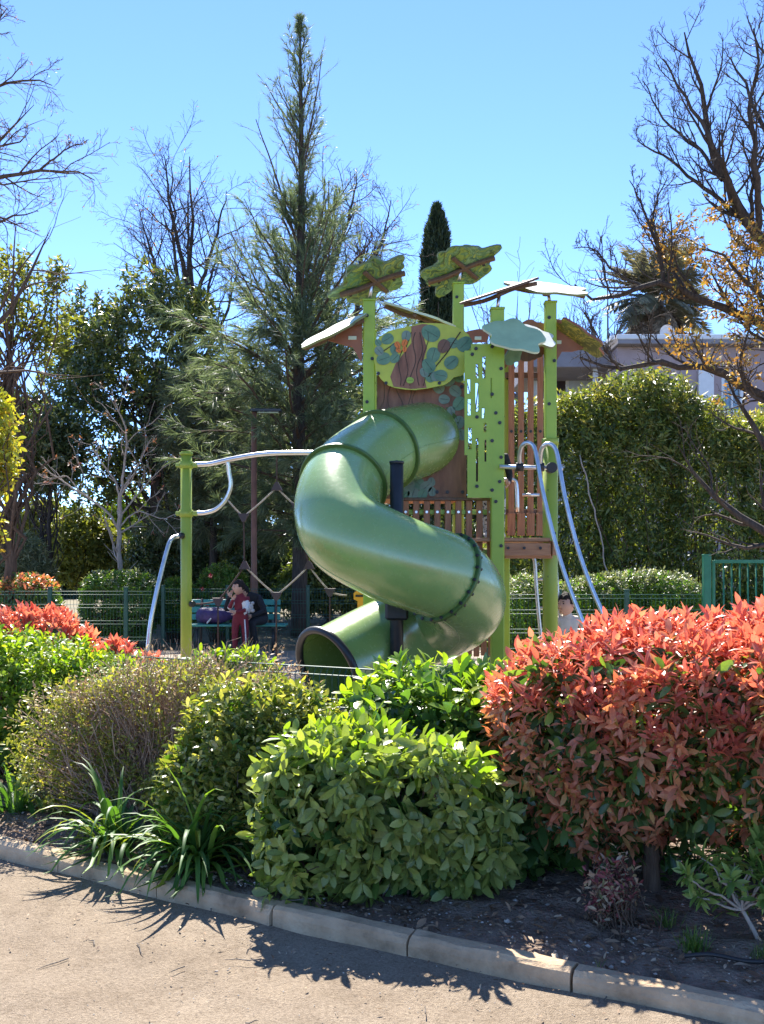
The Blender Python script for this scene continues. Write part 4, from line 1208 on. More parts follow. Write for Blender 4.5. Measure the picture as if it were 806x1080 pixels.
canopy(526, 307, 9.95, .82, (.95, 0, .31), .5, (0, -.97, -.225), M['brown_dark'], M['brown_dark'], 5, amp=.06, stem=(524.5, 327, 9.95), side=M['brown_dark'], label='dark brown canopy seen edge-on')
canopy(578, 304, 10.2, .82, (.99, 0, -.10), .55, (0, -.9, -.43), M['sunlit_white_board'], M['brown_board'], 6, amp=.11, stem=(580.5, 320, 10.2), bolts=0, label='leaf canopy with full sun painted as a white top')
canopy(543, 354, 9.75, .60, (.95, -.1, -.28), .44, (-.1, -.6, -.75), M['mint_board'], M['mint_board'], 7, amp=.10, rib=False, bolts=0, side=M['pale_board'])
canopy(566, 355, 9.9, .40, (.92, 0, -.36), .44, (0, -.84, -.62), M['sunlit_white_board'], M['mint_board'], 8, amp=.10, rib=False)  # added white piece that paints the sunlit half of the mint canopy
canopy(611, 356, 10.2, .60, (.80, .1, -.57), .50, (.2, -.9, -.02), M['print_olive'], M['print_olive'], 9, amp=.11, rib=False, side=M['brown_board'])
canopy(541, 375, 10.15, .22, (.7, 0, .7), .16, (-.6, -.4, .6), M['leaf_print_a'], M['leaf_print_a'], 10, amp=.08, rib=False)

for (px, py, Y, ua, va, sd) in ((384, 290, 10.05, (.93, .1, .36), (.1, -.8, .38), 21), (399, 289, 10.2, (.93, .1, .2), (.1, -.8, .45), 22), (478, 276, 11.15, (.93, 0, .36), (0, -.8, .42), 23), (496, 274, 11.3, (.93, 0, .22), (0, -.8, .46), 24)):
    canopy(px, py, Y, .5, ua, .42, va, M['print_green'], M['print_green'], sd, amp=.15, rib=False)

# --- steel bar with two curved sliding poles
mb = MB(); a, b_ = P(527, 492, 9.82), P(594, 494, 9.82)
rod(mb, a, b_, .021, 12); mb.build('cross_bar', M['steel'], tower)
mb = MB()
for px in (548, 570):
    q = P(px, 492.5, 9.82); rod(mb, q - [.035, 0, 0], q + [.035, 0, 0], .042, 14); mb.build('pole_clamp', M['black'], tower); mb = MB()
q = P(580.5, 494, 9.9); rod(mb, q + [0, -.12, 0], q, .05, 14)
mb.build('pole_clamp', M['black'], tower)
gz = lambda Y: P(0, 0, Y)[2]
mb = MB(); pipe(mb, catmull([P(548, 492, 9.82), P(548, 479, 9.78), P(551, 470, 9.74), P(557.5, 467, 9.7), P(563.5, 472, 9.67), P(567, 487, 9.62), P(573, 520, 9.52), P(586, 573, 9.4), P(600, 618, 9.3), P(619, 666, 9.2), P(640, 716, 9.1), P(668, 779, 9.0)], 8), .0205, 12)
mb.build('sliding_pole', M['steel'], tower)
mb = MB(); pipe(mb, catmull([P(570, 493, 9.82), P(570, 480, 9.78), P(573, 471, 9.74), P(579.5, 468, 9.7), P(586, 474, 9.67), P(590, 491, 9.62), P(596.5, 527, 9.52), P(610, 580, 9.4), P(625, 622, 9.3), P(645, 666, 9.2), P(668, 716, 9.1), P(698, 779, 9.0)], 8), .0205, 12)
mb.build('sliding_pole', M['steel'], tower)
# inner grab rails seen through the slats
mb = MB()
pipe(mb, catmull([P(531, 506, 10.9), P(541, 506, 10.9), P(545, 512, 10.9), P(546, 540, 10.9)], 5), .02, 10)
mb.build('grab_rail', M['steel'], tower); mb = MB()
rod(mb, P(551, 522, 11.2), P(569, 522, 11.2), .018, 10)
mb.build('grab_rail', M['steel'], tower)
# ladder at the back
mb = MB()
M['ladder'] = noise_mat('sunlit_steel_ladder', [(0.3, (.5, .47, .43)), (0.7, (.66, .62, .57))], 12, .35, .05, metal=.8)  # warm tint puts sunlight into the colour of the steel
for dx, Y in ((0, 10.6), (22, 10.75)):
    pipe(mb, catmull([P(560 + dx, 583, Y), P(564 + dx, 592, Y), P(565.5 + dx, 615, Y), P(568 + dx, 645, Y), P(571 + dx, 675, Y), P(573 + dx, 694, Y)], 5), .019, 10)
for py in (611, 641, 670): rod(mb, P(566 + (py - 611) * .09, py, 10.6), P(588 + (py - 611) * .09, py, 10.75), .015, 8)
mb.build('ladder', M['ladder'], tower)
# yellow play panel with dark band under the floor
mb = MB(); Yp = 10.9
plate(mb, np.array([[P(x, y, Yp)[0], P(x, y, Yp)[2]] for x, y in [(373, 626), (377, 622), (384, 622), (388, 628), (388, 644), (377, 644), (377, 634), (373, 632)]]), (0, Yp, 0), (1, 0, 0), (0, 0, 1), .04, 0)
a = P(380, 628.5, Yp - .006); box(mb, a, (.10, .008, .022), 1, .003)
mb.build('activity_panel', [M['yellow_panel'], M['black']], tower)

# --- rope net arm on the left
cY = 10.3; c = P(196.5, CPY, cY)
mb = MB(); zt = P(0, 480, cY)[2]
rod(mb, (c[0], cY, -.05), (c[0], cY, zt), .055, 20); rod(mb, (c[0], cY, zt), (c[0], cY, zt + .025), .066, 20); rod(mb, (c[0], cY, zt + .025), (c[0], cY, zt + .035), .05, 20)
for py in (490.5, 541.5):
    z = P(0, py, cY)[2]; rod(mb, (c[0], cY, z - .035), (c[0], cY, z + .035), .067, 20)
    box(mb, (c[0] + .085, cY, z), (.06, .05, .05), 0, .01); box(mb, (c[0] - .08, cY, z), (.05, .05, .045), 0, .01)
for px, py in ((201.5, 637), (193, 565)):
    q = P(px, py, cY - .05); rod(mb, q, q + [.03 if px > 197 else -.03, -.03, 0], .03, 12, 1)
mb.build('post', [M['post_olive'], M['black']], tower)
mb = MB()
rail = catmull([P(204, 490, 10.3), P(222, 489, 10.3), P(245, 484, 10.25), P(275, 479, 10.2), P(310, 477.5, 10.2), P(345, 478, 10.2), P(392, 480, 10.2)], 8)
pipe(mb, rail, .024, 12)
pipe(mb, catmull([P(240, 486, 10.27), P(242, 500, 10.28), P(243.5, 513, 10.28), P(238, 527, 10.29), P(228, 537, 10.3), P(215, 541, 10.3), P(204, 541, 10.3)], 6), .021, 12)
mb.build('top_rail', M['steel'], tower)
mb = MB(); pipe(mb, catmull([P(192, 565.5, 10.25), P(184, 566.5, 10.2), P(178.5, 573, 10.1), P(171, 600, 10.0), P(163, 635, 9.9), P(157, 672, 9.85), P(151, 762, 9.8)], 8), .021, 12)
mb.build('bent_pole', M['steel'], tower)
nY = 10.25
nodes = {'a': (240, 527), 'b': (257, 545), 'c': (292, 514), 'd': (313, 534), 'e': (258, 597), 'f': (230, 634), 'g': (291.5, 628), 'h': (326, 597), 'i': (348, 624), 'j': (366, 628), 'r': (292, 479), 'p': (202, 637), 'm': (330, 545)}
mb = MB(); mk = MB()
q = {k: P(*v, nY) for k, v in nodes.items()}
def rope(a, b_, m_=0, sag=.01):
    t = np.linspace(0, 1, 7)[:, None]; p = a * (1 - t) + b_ * t; p[:, 2] -= sag * np.sin(np.pi * t[:, 0])
    pipe(mb, p, .0085, 7, m_)
for a, b_, m_ in [('a', 'b', 0), ('b', 'c', 0), ('c', 'd', 0), ('r', 'c', 1), ('b', 'e', 1), ('e', 'f', 1), ('e', 'g', 0), ('g', 'h', 0), ('h', 'i', 0), ('i', 'j', 0), ('d', 'h', 1), ('f', 'p', 1), ('d', 'm', 0)]:
    rope(q[a], q[b_], m_)
for k in 'gfi': rope(q[k], q[k] * [1, 1, 0] + [0, 0, .0], 1, 0)
mb.build('rope_net', [M['rope'], M['rope_dark']], tower)
M['connector'] = flat('brown_connector', (.055, .032, .03), .5)
for k in 'bcdefghi':
    s = S_(nY) * 6.0; up = -1 if k in 'ceh' else 1
    tri = np.array([(-1, .55 * up), (1, .55 * up), (.25, -.9 * up), (-.25, -.9 * up)]) * s
    plate(mk, tri, q[k] + [0, -.025, 0], (1, 0, 0), (0, 0, 1), .05)
    o = mk.build('rope_connector', M['connector'], tower); mk = MB()

# ------------------------------------------------------------------ fences, bench, lamp
def mesh_fence(name, label, pts, h, post_step=2.5, z0=0., nx=.05, heights=None, hwires=None, group=None, posts_at=None):
    pts = np.asarray(pts, float)
    root = thing(name, label, 'fence', (pts[0][0], pts[0][1], z0), group)
    L = np.concatenate([[0], np.cumsum(np.linalg.norm(np.diff(pts, axis=0), axis=1))])
    at = lambda s: np.array([np.interp(s, L, pts[:, 0]), np.interp(s, L, pts[:, 1]), 0])
    d = nrm(pts[-1] - pts[0]); d3 = np.array([d[0], d[1], 0]); n3 = np.array([-d[1], d[0], 0])
    mb = MB()
    zs = []
    z = z0 + h
    hw = hwires or [0, .05, .20, .25, .45, .50, .70, .75, .95]
    H = [z0 + h - k for k in hw if k < h - .02]
    for zz in H:
        for sg in (-1, 1):
            a, b_ = at(0), at(L[-1]); rod(mb, (a[0] + n3[0] * .006 * sg, a[1] + n3[1] * .006 * sg, zz), (b_[0] + n3[0] * .006 * sg, b_[1] + n3[1] * .006 * sg, zz), .0042, 6)
    s = np.arange(0, L[-1], nx); m_ = len(s)
    base = np.stack([at(k) for k in s])
    zl = [z0 + .04, z0 + h - .25, z0 + h - .2, z0 + h - .05, z0 + h + .015]; off = [0, 0, .03, .03, 0]
    zl = [z0 + .04, z0 + h * .5, z0 + h - .27, z0 + h - .22, z0 + h - .05, z0 + h]
    off = [0, 0, 0, -.035, -.035, 0]
    tubes(mb, np.stack([base + n3 * o_ + np.array([0, 0, z_]) for o_, z_ in zip(off, zl)], 1), np.full((m_, len(zl)), .0026), 4)
    mb.build('mesh_panel', M['wire'], root)
    for s_ in (posts_at if posts_at is not None else np.arange(0, L[-1] + .1, post_step)):
        p = at(s_); mb = MB(); box(mb, (p[0], p[1] , z0 + (h + .05) / 2), (.06, .06, h + .05), 0, .006); box(mb, (p[0], p[1], z0 + h + .06), (.066, .066, .02), 0, .004)
        mb.build('post', M['fence_green'], root)
    return root
mesh_fence('mesh_fence', 'low green wire mesh fence right behind the front shrubs', [(-3.6, fence_y(-3.6)), (2.9, fence_y(2.9))], .80, 2.5, .085, .045, posts_at=[.3, 2.8, 5.3])
yl = 15.9
mesh_fence('mesh_fence', 'green wire mesh fence behind the red photinia at left', [(P(-60, 0, yl)[0], yl), (P(160, 0, yl)[0], yl)], 1.04, 2.5, .0, .05, posts_at=[P(53, 0, yl)[0] - P(-60, 0, yl)[0], P(133, 0, yl)[0] - P(-60, 0, yl)[0]])
mesh_fence('mesh_fence', 'green wire mesh fence behind the bench', [(P(160, 0, 18.2)[0], 18.2), (P(420, 0, 18.2)[0], 18.2)], 1.0, 2.5, .0, .05, posts_at=[.2, P(240, 0, 18.2)[0] - P(160, 0, 18.2)[0], P(325, 0, 18.2)[0] - P(160, 0, 18.2)[0], P(410, 0, 18.2)[0] - P(160, 0, 18.2)[0]])
yr = 13.55
mesh_fence('mesh_fence', 'green wire mesh fence in front of the speckled shrubs at right', [(P(500, 0, yr)[0], yr), (P(742, 0, yr)[0], yr)], 1.08, 2.5, .0, .05, posts_at=[P(515, 0, yr)[0] - P(500, 0, yr)[0], P(590, 0, yr)[0] - P(500, 0, yr)[0], P(661, 0, yr)[0] - P(500, 0, yr)[0]])
# barred green fence on the right
M['bar_green'] = noise_mat('bright_green_fence_paint', [(0.3, (.015, .13, .075)), (0.7, (.025, .18, .105))], 10, .4, .03)
gY = 13.5; x0 = P(743, 0, gY)[0]; x1 = P(930, 0, gY)[0]; zt = P(0, 589, gY)[2]
gt = thing('railing_fence', 'bright green barred railing standing above the red photinia', 'fence', (x0, gY, 0))
mb = MB(); box(mb, (x0 + .03, gY, (zt + .04) / 2), (.095, .095, zt + .04), 0, .008); box(mb, (x0 + .03, gY, zt + .045), (.10, .10, .02), 0, .004); mb.build('post', M['bar_green'], gt)
mb = MB(); box(mb, (x0 + .12, gY, zt / 2), (.035, .04, zt - .05), 0, .005); mb.build('stile', M['bar_green'], gt)
mb = MB(); box(mb, ((x0 + x1) / 2 + .07, gY, zt - .04), (x1 - x0 - .12, .05, .045), 0, .006); mb.build('rail', M['bar_green'], gt); mb = MB(); box(mb, ((x0 + x1) / 2 + .07, gY, .15), (x1 - x0 - .12, .05, .045), 0, .006); mb.build('rail', M['bar_green'], gt)
mb = MB()
for x in np.arange(x0 + .25, x1, .105): rod(mb, (x, gY, .17), (x, gY, zt - .062), .011, 8)
mb.build('bars', M['bar_green'], gt)

# bench
M['bench'] = noise_mat('teal_bench_paint', [(0.3, (.045, .23, .18)), (0.7, (.07, .31, .245))], 8, .45, .1)
bY = 17.2; bx0, bx1 = P(196, 0, bY)[0], P(303, 0, bY)[0]; bcx = (bx0 + bx1) / 2; bl = bx1 - bx0
bench = thing('park_bench', 'teal slatted park bench with the people and the bag', 'bench', (bcx, bY, 0))
mb = MB()
for k, y in enumerate((-.20, -.09, .02, .13)): box(mb, (bcx, bY + y, .445), (bl, .095, .035), 0, .008)
mb.build('seat', M['bench'], bench)
mb = MB(); tilt = rotm('X', math.radians(-14))
for k, z in enumerate((.56, .68, .80)): box(mb, (bcx - .05, bY + .21 + (z - .45) * .25, z), (bl - .18, .03, .10), 0, .008, tilt)
mb.build('backrest', M['bench'], bench)
for sx in (-.62, .62):
    mb = MB(); x = bcx + sx
    pipe(mb, [(x, bY - .2, 0), (x, bY - .17, .42)], .022, 8); pipe(mb, [(x, bY + .2, 0), (x, bY + .17, .42), (x, bY + .30, .86)], .022, 8); pipe(mb, [(x, bY - .2, .415), (x, bY + .18, .415)], .02, 8)
    mb.build('leg', M['dark_post'], bench)

# street lamp
lY = 19.0; lx = P(268, 0, lY)[0]; lz = P(0, 436, lY)[2]
M['rust_post'] = noise_mat('rust_brown_paint', [(0.3, (.14, .06, .035)), (0.7, (.22, .10, .06))], 6, .6, .1)
lamp = thing('street_lamp', 'tall rust brown lamp post with flat dark head behind the bench', 'street lamp', (lx, lY, 0))
mb = MB(); pipe(mb, [(lx, lY, 0), (lx, lY, 1.2), (lx, lY, 1.25), (lx, lY, lz + .03)], [.075, .07, .055, .05], 14); mb.build('pole', M['rust_post'], lamp)
mb = MB(); box(mb, (lx + .22, lY, lz + .05), (.56, .22, .06), 0, .02); box(mb, (lx + .26, lY, lz + .012), (.38, .16, .014), 1, .004); mb.build('lamp_head', [M['dark_post'], M['pale_board']], lamp)

# sports bag on the bench
M['bag'] = noise_mat('purple_nylon', [(0.3, (.035, .02, .08)), (0.7, (.075, .045, .15))], 14, .55, .4, 30)
M['white_cloth'] = noise_mat('white_cloth', [(0.3, (.6, .59, .57)), (0.7, (.75, .74, .72))], 20, .8, .1)
bb = P(228, 0, bY)[0]
bag = thing('sports_bag', 'slumped purple sports bag with white strap on the bench', 'bag', (bb, bY - .05, .465))
mb = MB()
def squash(v):
    v = v.copy(); v[:, 2] = np.sign(v[:, 2]) * np.abs(v[:, 2]) ** .8
    v[:, 2] *= 1 - .28 * v[:, 0] + .06 * np.sin(5 * v[:, 0] + 2 * v[:, 1]); v[:, 1] *= 1 + .05 * np.sin(6 * v[:, 0]); v *= (1 + .05 * lump(v, 5, 6))[:, None]; v[:, 2] = np.maximum(v[:, 2], -1); return v
ellipsoid(mb, (bb, bY - .06, .465 + .135), (.31, .16, .135), 0, 28, 16, None, squash); mb.build('bag_body', M['bag'], bag)
mb = MB(); pipe(mb, catmull([(bb - .12, bY - .19, .48), (bb - .06, bY - .205, .55), (bb + .02, bY - .19, .645), (bb + .06, bY - .12, .70), (bb + .1, bY - .05, .69)], 6), .014, 6); mb.build('strap', M['white_cloth'], bag)

# ------------------------------------------------------------------ people
M['skin'] = noise_mat('skin', [(0.3, (.46, .26, .18)), (0.7, (.54, .32, .23))], 10, .5, .02)
M['hair'] = noise_mat('dark_hair', [(0.3, (.012, .009, .008)), (0.7, (.03, .022, .018))], 60, .75, .5, 120, spec=.2)
M['eye'] = flat('dark_eye', (.02, .015, .012), .2)
M['lip'] = flat('lip', (.36, .13, .11), .4)
M['maroon'] = noise_mat('maroon_tracksuit', [(0.3, (.14, .012, .022)), (0.7, (.20, .02, .032))], 14, .75, .2)
M['black_cloth'] = noise_mat('black_cloth', [(0.3, (.010, .010, .012)), (0.7, (.022, .022, .026))], 14, .8, .2)
M['cream_cloth'] = noise_mat('cream_cloth', [(0.3, (.50, .44, .36)), (0.7, (.62, .56, .47))], 14, .8, .2)
M['pattern_cloth'] = print_mat('patterned_cloth', [(0, (.02, .02, .02)), (.5, (.5, .48, .45)), (1, (.05, .05, .06))], 18)
M['shoe'] = flat('white_shoe', (.55, .55, .55))

def head_deform(v):
    v = v.copy(); z = v[:, 2]; y = v[:, 1]
    jaw = np.clip(-z, 0, 1); v[:, 0] *= 1 - .28 * jaw ** 1.5; v[:, 1] *= 1 - .10 * jaw
    front = (y < -.2)
    # nose, brow, eye sockets, chin (face looks along -y)
    def bump(cx, cz, sx, sz, h):
        g_ = np.exp(-((v[:, 0] - cx) / sx) ** 2 - ((z - cz) / sz) ** 2) * (y < 0); v[:, 1] -= h * g_
    bump(0, -.10, .13, .17, .22); bump(0, .02, .08, .22, .06); bump(.36, .06, .17, .10, -.09); bump(-.36, .06, .17, .10, -.09)
    bump(0, -.78, .3, .2, .10); bump(0, .25, .5, .12, .05); bump(0, -.42, .25, .07, .05)
    return v

def person(name, label, base, J, rad, cloth, mats, face_rot, hd=.105, hair='short', scale=1.0, group=None):
    """J: joint -> xyz (world), rad: joint -> radius, cloth: bone -> material index; one continuous skinned body"""
    root = thing(name, label, 'person', base, group)
    bones = [('pelvis', 'spine'), ('spine', 'chest'), ('chest', 'neck'), ('neck', 'skull')]
    for s in 'LR':
        bones += [('chest', 'sh' + s), ('sh' + s, 'el' + s), ('el' + s, 'wr' + s), ('wr' + s, 'pa' + s), ('pelvis', 'hip' + s), ('hip' + s, 'kn' + s), ('kn' + s, 'an' + s), ('an' + s, 'to' + s)]
    names = list(J.keys()); ix = {k: i for i, k in enumerate(names)}
    base = np.asarray(base, float)
    me = bpy.data.meshes.new('skel')
    me.from_pydata([tuple(np.asarray(J[k]) - base) for k in names], [(ix[a], ix[b_]) for a, b_ in bones], [])
    ob = bpy.data.objects.new('skel', me); COL.objects.link(ob)
    md = ob.modifiers.new('s', 'SKIN'); md.use_smooth_shade = True
    for k in names:
        sv = me.skin_vertices[0].data[ix[k]]
        r = rad[k]; sv.radius = (r, r) if np.isscalar(r) else r
        sv.use_root = (k == 'pelvis')
    ob.modifiers.new('d', 'SUBSURF').levels = 2
    dg = bpy.context.evaluated_depsgraph_get(); dg.update()
    ev = ob.evaluated_get(dg); em = ev.to_mesh()
    v = np.array([q.co[:] for q in em.vertices]) + base
    mb = MB()
    fs = [list(p.vertices) for p in em.polygons]
    fc = np.array([v[f].mean(0) for f in fs])
    best = np.full(len(fs), 1e9); mi = np.zeros(len(fs), int)
    for a, b_ in bones:
        A, B = np.asarray(J[a]), np.asarray(J[b_]); t = np.clip(((fc - A) @ (B - A)) / max((B - A).dot(B - A), 1e-9), 0, 1)
        d = np.linalg.norm(fc - A - t[:, None] * (B - A), axis=1) - .25 * (np.mean(rad[a]) + np.mean(rad[b_]))
        key = a + '-' + b_
        cm = cloth.get(key, cloth.get(b_, 0)); ok = d < best; best[ok] = d[ok]; mi[ok] = cm
    n0 = mb.n; mb.v.append(v); mb.n += len(v)
    for k in (3, 4):
        for m_ in set(mi.tolist()):
            ff = [f for f, q in zip(fs, mi) if len(f) == k and q == m_]
            if ff: mb.f.append((np.array(ff) + n0, m_, True))
    ev.to_mesh_clear(); bpy.data.objects.remove(ob)
    # head with a face
    hc = np.asarray(J['skull']); rot = np.array(face_rot)
    L = lambda q: hc + rot @ (np.array(q) * hd)
    ellipsoid(mb, hc, np.array([.74, .92, 1.1]) * hd, 0, 32, 24, rot, head_deform)
    for sx in (-1, 1):
        ellipsoid(mb, L((sx * .27, -.80, .06)), np.array([.10, .05, .065]) * hd, 5, 10, 8, rot)
        ellipsoid(mb, L((sx * .74, .05, -.02)), np.array([.08, .16, .24]) * hd, 0, 10, 8, rot)
        ellipsoid(mb, L((sx * .27, -.86, .24)), np.array([.15, .04, .035]) * hd, 6, 10, 6, rot)
    ellipsoid(mb, L((0, -.83, -.46)), np.array([.20, .05, .05]) * hd, 7, 12, 6, rot)
    # hands: palm is skinned, five separate fingers
    for s in 'LR':
        w_, p_ = np.asarray(J['wr' + s]), np.asarray(J['pa' + s]); d = nrm(p_ - w_)
        side = nrm(np.cross(d, [0.2, -1, .1])); nn = np.cross(side, d); fl = hd * .62
        for i, (o, ln) in enumerate(((-.9, .82), (-.3, 1.0), (.3, .95), (.9, .72))):
            b0 = p_ + side * o * hd * .17 - d * hd * .1; b1 = b0 + d * fl * ln * .55 + nn * fl * .08; b2 = b1 + d * fl * ln * .4 + nn * fl * .3
            pipe(mb, catmull([b0, b1, b2], 4), np.linspace(.085, .055, 9) * hd, 8, 0)
        b0 = w_ + d * hd * .25 + side * -.2 * hd; b1 = b0 - side * hd * .28 + d * hd * .22; b2 = b1 + d * hd * .28 + nn * hd * .08
        pipe(mb, catmull([b0, b1, b2], 4), np.linspace(.11, .06, 9) * hd, 8, 0)
    mb.build('body', mats + [M['hair'], M['lip']] if len(mats) == 6 else mats, root)
    # hair cap
    hm = MB()
    def hdef(v):
        v = v.copy(); low = (v[:, 1] < -.42) & (v[:, 2] < .26 + .15 * v[:, 0]); side_ = (np.abs(v[:, 0]) > .6) & (v[:, 2] < -.08) & (v[:, 1] < .25); back = (v[:, 2] < -.45)
        v = np.where((low | side_ | back)[:, None], v * .80, v)
        return v * (1 + .035 * lump(v, 3, 14)[:, None])
    ellipsoid(hm, hc + rot @ np.array([0, .06, .07]) * hd, np.array([.83, .98, 1.14]) * hd, 0, 36, 26, rot, hdef)
    hm.build('hair', M['hair'], root)
    return root

PM = [M['skin'], M['maroon'], M['maroon'], M['white_cloth'], M['shoe'], M['eye']]
def joints(x, y, h, lean=(0, 0), arms=None, legs=None, sw=.13):
    J = dict(pelvis=(x, y, .50 * h), spine=(x, y, .60 * h), chest=(x, y, .72 * h), neck=(x, y, .825 * h), skull=(x, y - .01, .915 * h))
    for s, sg in (('L', 1), ('R', -1)):
        J['sh' + s] = (x + sg * sw * h * .9, y, .785 * h); J['hip' + s] = (x + sg * .065 * h, y, .475 * h)
        J['kn' + s] = (x + sg * .07 * h, y - .01, .265 * h); J['an' + s] = (x + sg * .072 * h, y, .045 * h); J['to' + s] = (x + sg * .08 * h, y - .11 * h, .02 * h)
        J['el' + s] = (x + sg * .17 * h, y - .02, .62 * h); J['wr' + s] = (x + sg * .17 * h, y - .08, .48 * h); J['pa' + s] = (x + sg * .17 * h, y - .10, .43 * h)
    return {k: np.array(v, float) for k, v in J.items()}
def radii(h, k=1.):
    r = dict(pelvis=.078, spine=.074, chest=.082, neck=.036, skull=.035)
    for s in 'LR': r.update({'sh' + s: .043, 'el' + s: .031, 'wr' + s: .021, 'pa' + s: .024, 'hip' + s: .058, 'kn' + s: .043, 'an' + s: .031, 'to' + s: .024})
    return {a: b_ * h * k for a, b_ in r.items()}
rz = lambda a: rotm('Z', math.radians(a))

# boy in maroon, facing left, hand at the face
bx, by, bh = P(253.5, 0, 16.45)[0], 16.45, 1.17
J = joints(bx, by, bh, sw=.115)
# he faces left: swing the feet and arms towards -x
for s, sg in (('L', 1), ('R', -1)):
    J['sh' + s] = np.array([bx + .01 + sg * .055, by - sg * .075 * -1 * (1) , .78 * bh]) if False else np.array([bx + sg * .095, by - sg * .05, .765 * bh])
    J['to' + s] = J['an' + s] + np.array([-.11, -.05, -.025])
J['elL'] = np.array([bx + .12, by - .12, .63 * bh]); J['wrL'] = np.array([bx - .03, by - .20, .60 * bh]); J['paL'] = np.array([bx - .09, by - .21, .61 * bh])
J['elR'] = np.array([bx - .17, by - .05, .64 * bh]); J['wrR'] = np.array([bx - .10, by - .13, .76 * bh]); J['paR'] = np.array([bx - .075, by - .14, .80 * bh])
cl = {}
for k in ('spine', 'chest', 'neck', 'shL', 'shR', 'elL', 'elR', 'wrL', 'wrR'): cl[k] = 1
for k in ('hipL', 'hipR', 'knL', 'knR', 'anL', 'anR'): cl[k] = 2
for k in ('toL', 'toR'): cl[k] = 4
J['skull'] = J['skull'] + [-.02, -.02, .015]; J['neck'] = J['neck'] + [0, 0, .008]
cl['neck-skull'] = 0; cl['wrL-paL'] = 0; cl['wrR-paR'] = 0; cl['shL-elL'] = 3; cl['shR-elR'] = 3
boy = person('person', 'standing boy in a maroon tracksuit, hand raised to the face, before the bench', (bx, by, 0), J, radii(bh, 1.08), cl, PM, rz(-62), .105)
mb = MB()
for sx in (.088,):
    pipe(mb, [(bx + sx * .9, by - .075, .50 * bh), (bx + .095, by - .07, .27 * bh), (bx + .10, by - .055, .07 * bh)], .011, 6)
mb.build('trouser_stripe', M['white_cloth'], boy)

# adult seated on the bench, leaning forward, in black
ax_, ay, zs = P(268, 0, 17.05)[0], 17.05, .46
J = dict(pelvis=(ax_ + .10, ay + .02, zs + .10), spine=(ax_ + .08, ay - .04, zs + .27), chest=(ax_ - .02, ay - .12, zs + .43), neck=(ax_ - .12, ay - .18, zs + .51), skull=(ax_ - .165, ay - .21, zs + .545),
         shL=(ax_ + .10, ay - .18, zs + .44), shR=(ax_ - .22, ay - .07, zs + .42), elL=(ax_ + .20, ay - .30, zs + .24), wrL=(ax_ + .02, ay - .42, zs + .16), paL=(ax_ - .05, ay - .44, zs + .16),
         elR=(ax_ - .44, ay - .20, zs + .24), wrR=(ax_ - .37, ay - .28, zs + .46), paR=(ax_ - .33, ay - .29, zs + .53),
         hipL=(ax_ + .16, ay - .02, zs + .08), hipR=(ax_ - .02, ay - .02, zs + .08), knL=(ax_ + .02, ay - .46, zs + .06), knR=(ax_ - .12, ay - .42, zs + .06), anL=(ax_ + .10, ay - .46, .08), anR=(ax_ - .08, ay - .40, .08), toL=(ax_ + .14, ay - .62, .035), toR=(ax_ - .1, ay - .56, .035))
J = {k: np.array(v, float) for k, v in J.items()}
r = radii(1.55, .98); r['pelvis'] = .13; r['spine'] = .125; r['chest'] = .13
cl = {k: 1 for k in J}; cl.update({'toL': 4, 'toR': 4, 'neck-skull': 0, 'wrL-paL': 0, 'wrR-paR': 0})
PA = [M['skin'], M['black_cloth'], M['black_cloth'], M['white_cloth'], M['shoe'], M['eye']]
adult = person('person', 'adult in black sitting on the bench behind the boy, leaning forward', (ax_, ay, zs), J, r, cl, PA, rz(-60) @ rotm('X', math.radians(22)), .112)
mb = MB()   # pale print on the jumper
cx = P(264.5, 640, 16.85)
for dx, dz, rr in ((-.035, .07, .035), (.0, .0, .05), (.035, .06, .03), (-.03, -.07, .035), (.035, -.06, .035)): ellipsoid(mb, cx + [dx, -.03, dz], (rr, .02, rr), 0, 10, 6)
mb.build('jumper_print', M['white_cloth'], adult)

# small child beside the right hand tower post
kx, ky, kh = P(598.5, 0, 10.75)[0], 10.75, 1.19
J = joints(kx, ky, kh, sw=.12); J['skull'] = J['skull'] + [-.015, -.02, 0]
for s in 'LR': J['to' + s] = J['an' + s] + np.array([-.09, -.07, -.025])
cl = {k: 1 for k in J}; cl.update({'hipL': 2, 'hipR': 2, 'knL': 2, 'knR': 2, 'anL': 2, 'anR': 2, 'toL': 4, 'toR': 4, 'neck-skull': 0, 'wrL-paL': 0, 'wrR-paR': 0})
person('person', 'dark haired child in a cream top beside the right post of the tower', (kx, ky, 0), J, radii(kh), cl, [M['skin'], M['cream_cloth'], M['black_cloth'], M['white_cloth'], M['shoe'], M['eye']], rz(-48) @ rotm('X', math.radians(-3)), .106)
# child inside the tower
tx, ty, th = P(521, 0, 10.55)[0], 10.55, 1.05
J = joints(tx, ty, th)
J['elL'] = np.array([tx + .155, ty - .05, .60 * th]); J['wrL'] = np.array([tx + .13, ty - .18, .52 * th]); J['paL'] = np.array([tx + .10, ty - .23, .53 * th])
J = {k: v + [0, 0, zd] for k, v in J.items()}
cl = {k: 1 for k in J}; cl.update({'hipL': 2, 'hipR': 2, 'knL': 2, 'knR': 2, 'anL': 2, 'anR': 2, 'toL': 4, 'toR': 4, 'neck-skull': 0, 'wrL-paL': 0, 'wrR-paR': 0})
person('person', 'child in black top and patterned trousers half hidden on the tower deck', (tx, ty, zd), J, radii(th, 1.08), cl, [M['skin'], M['black_cloth'], M['pattern_cloth'], M['white_cloth'], M['shoe'], M['eye']], rz(25), .112)

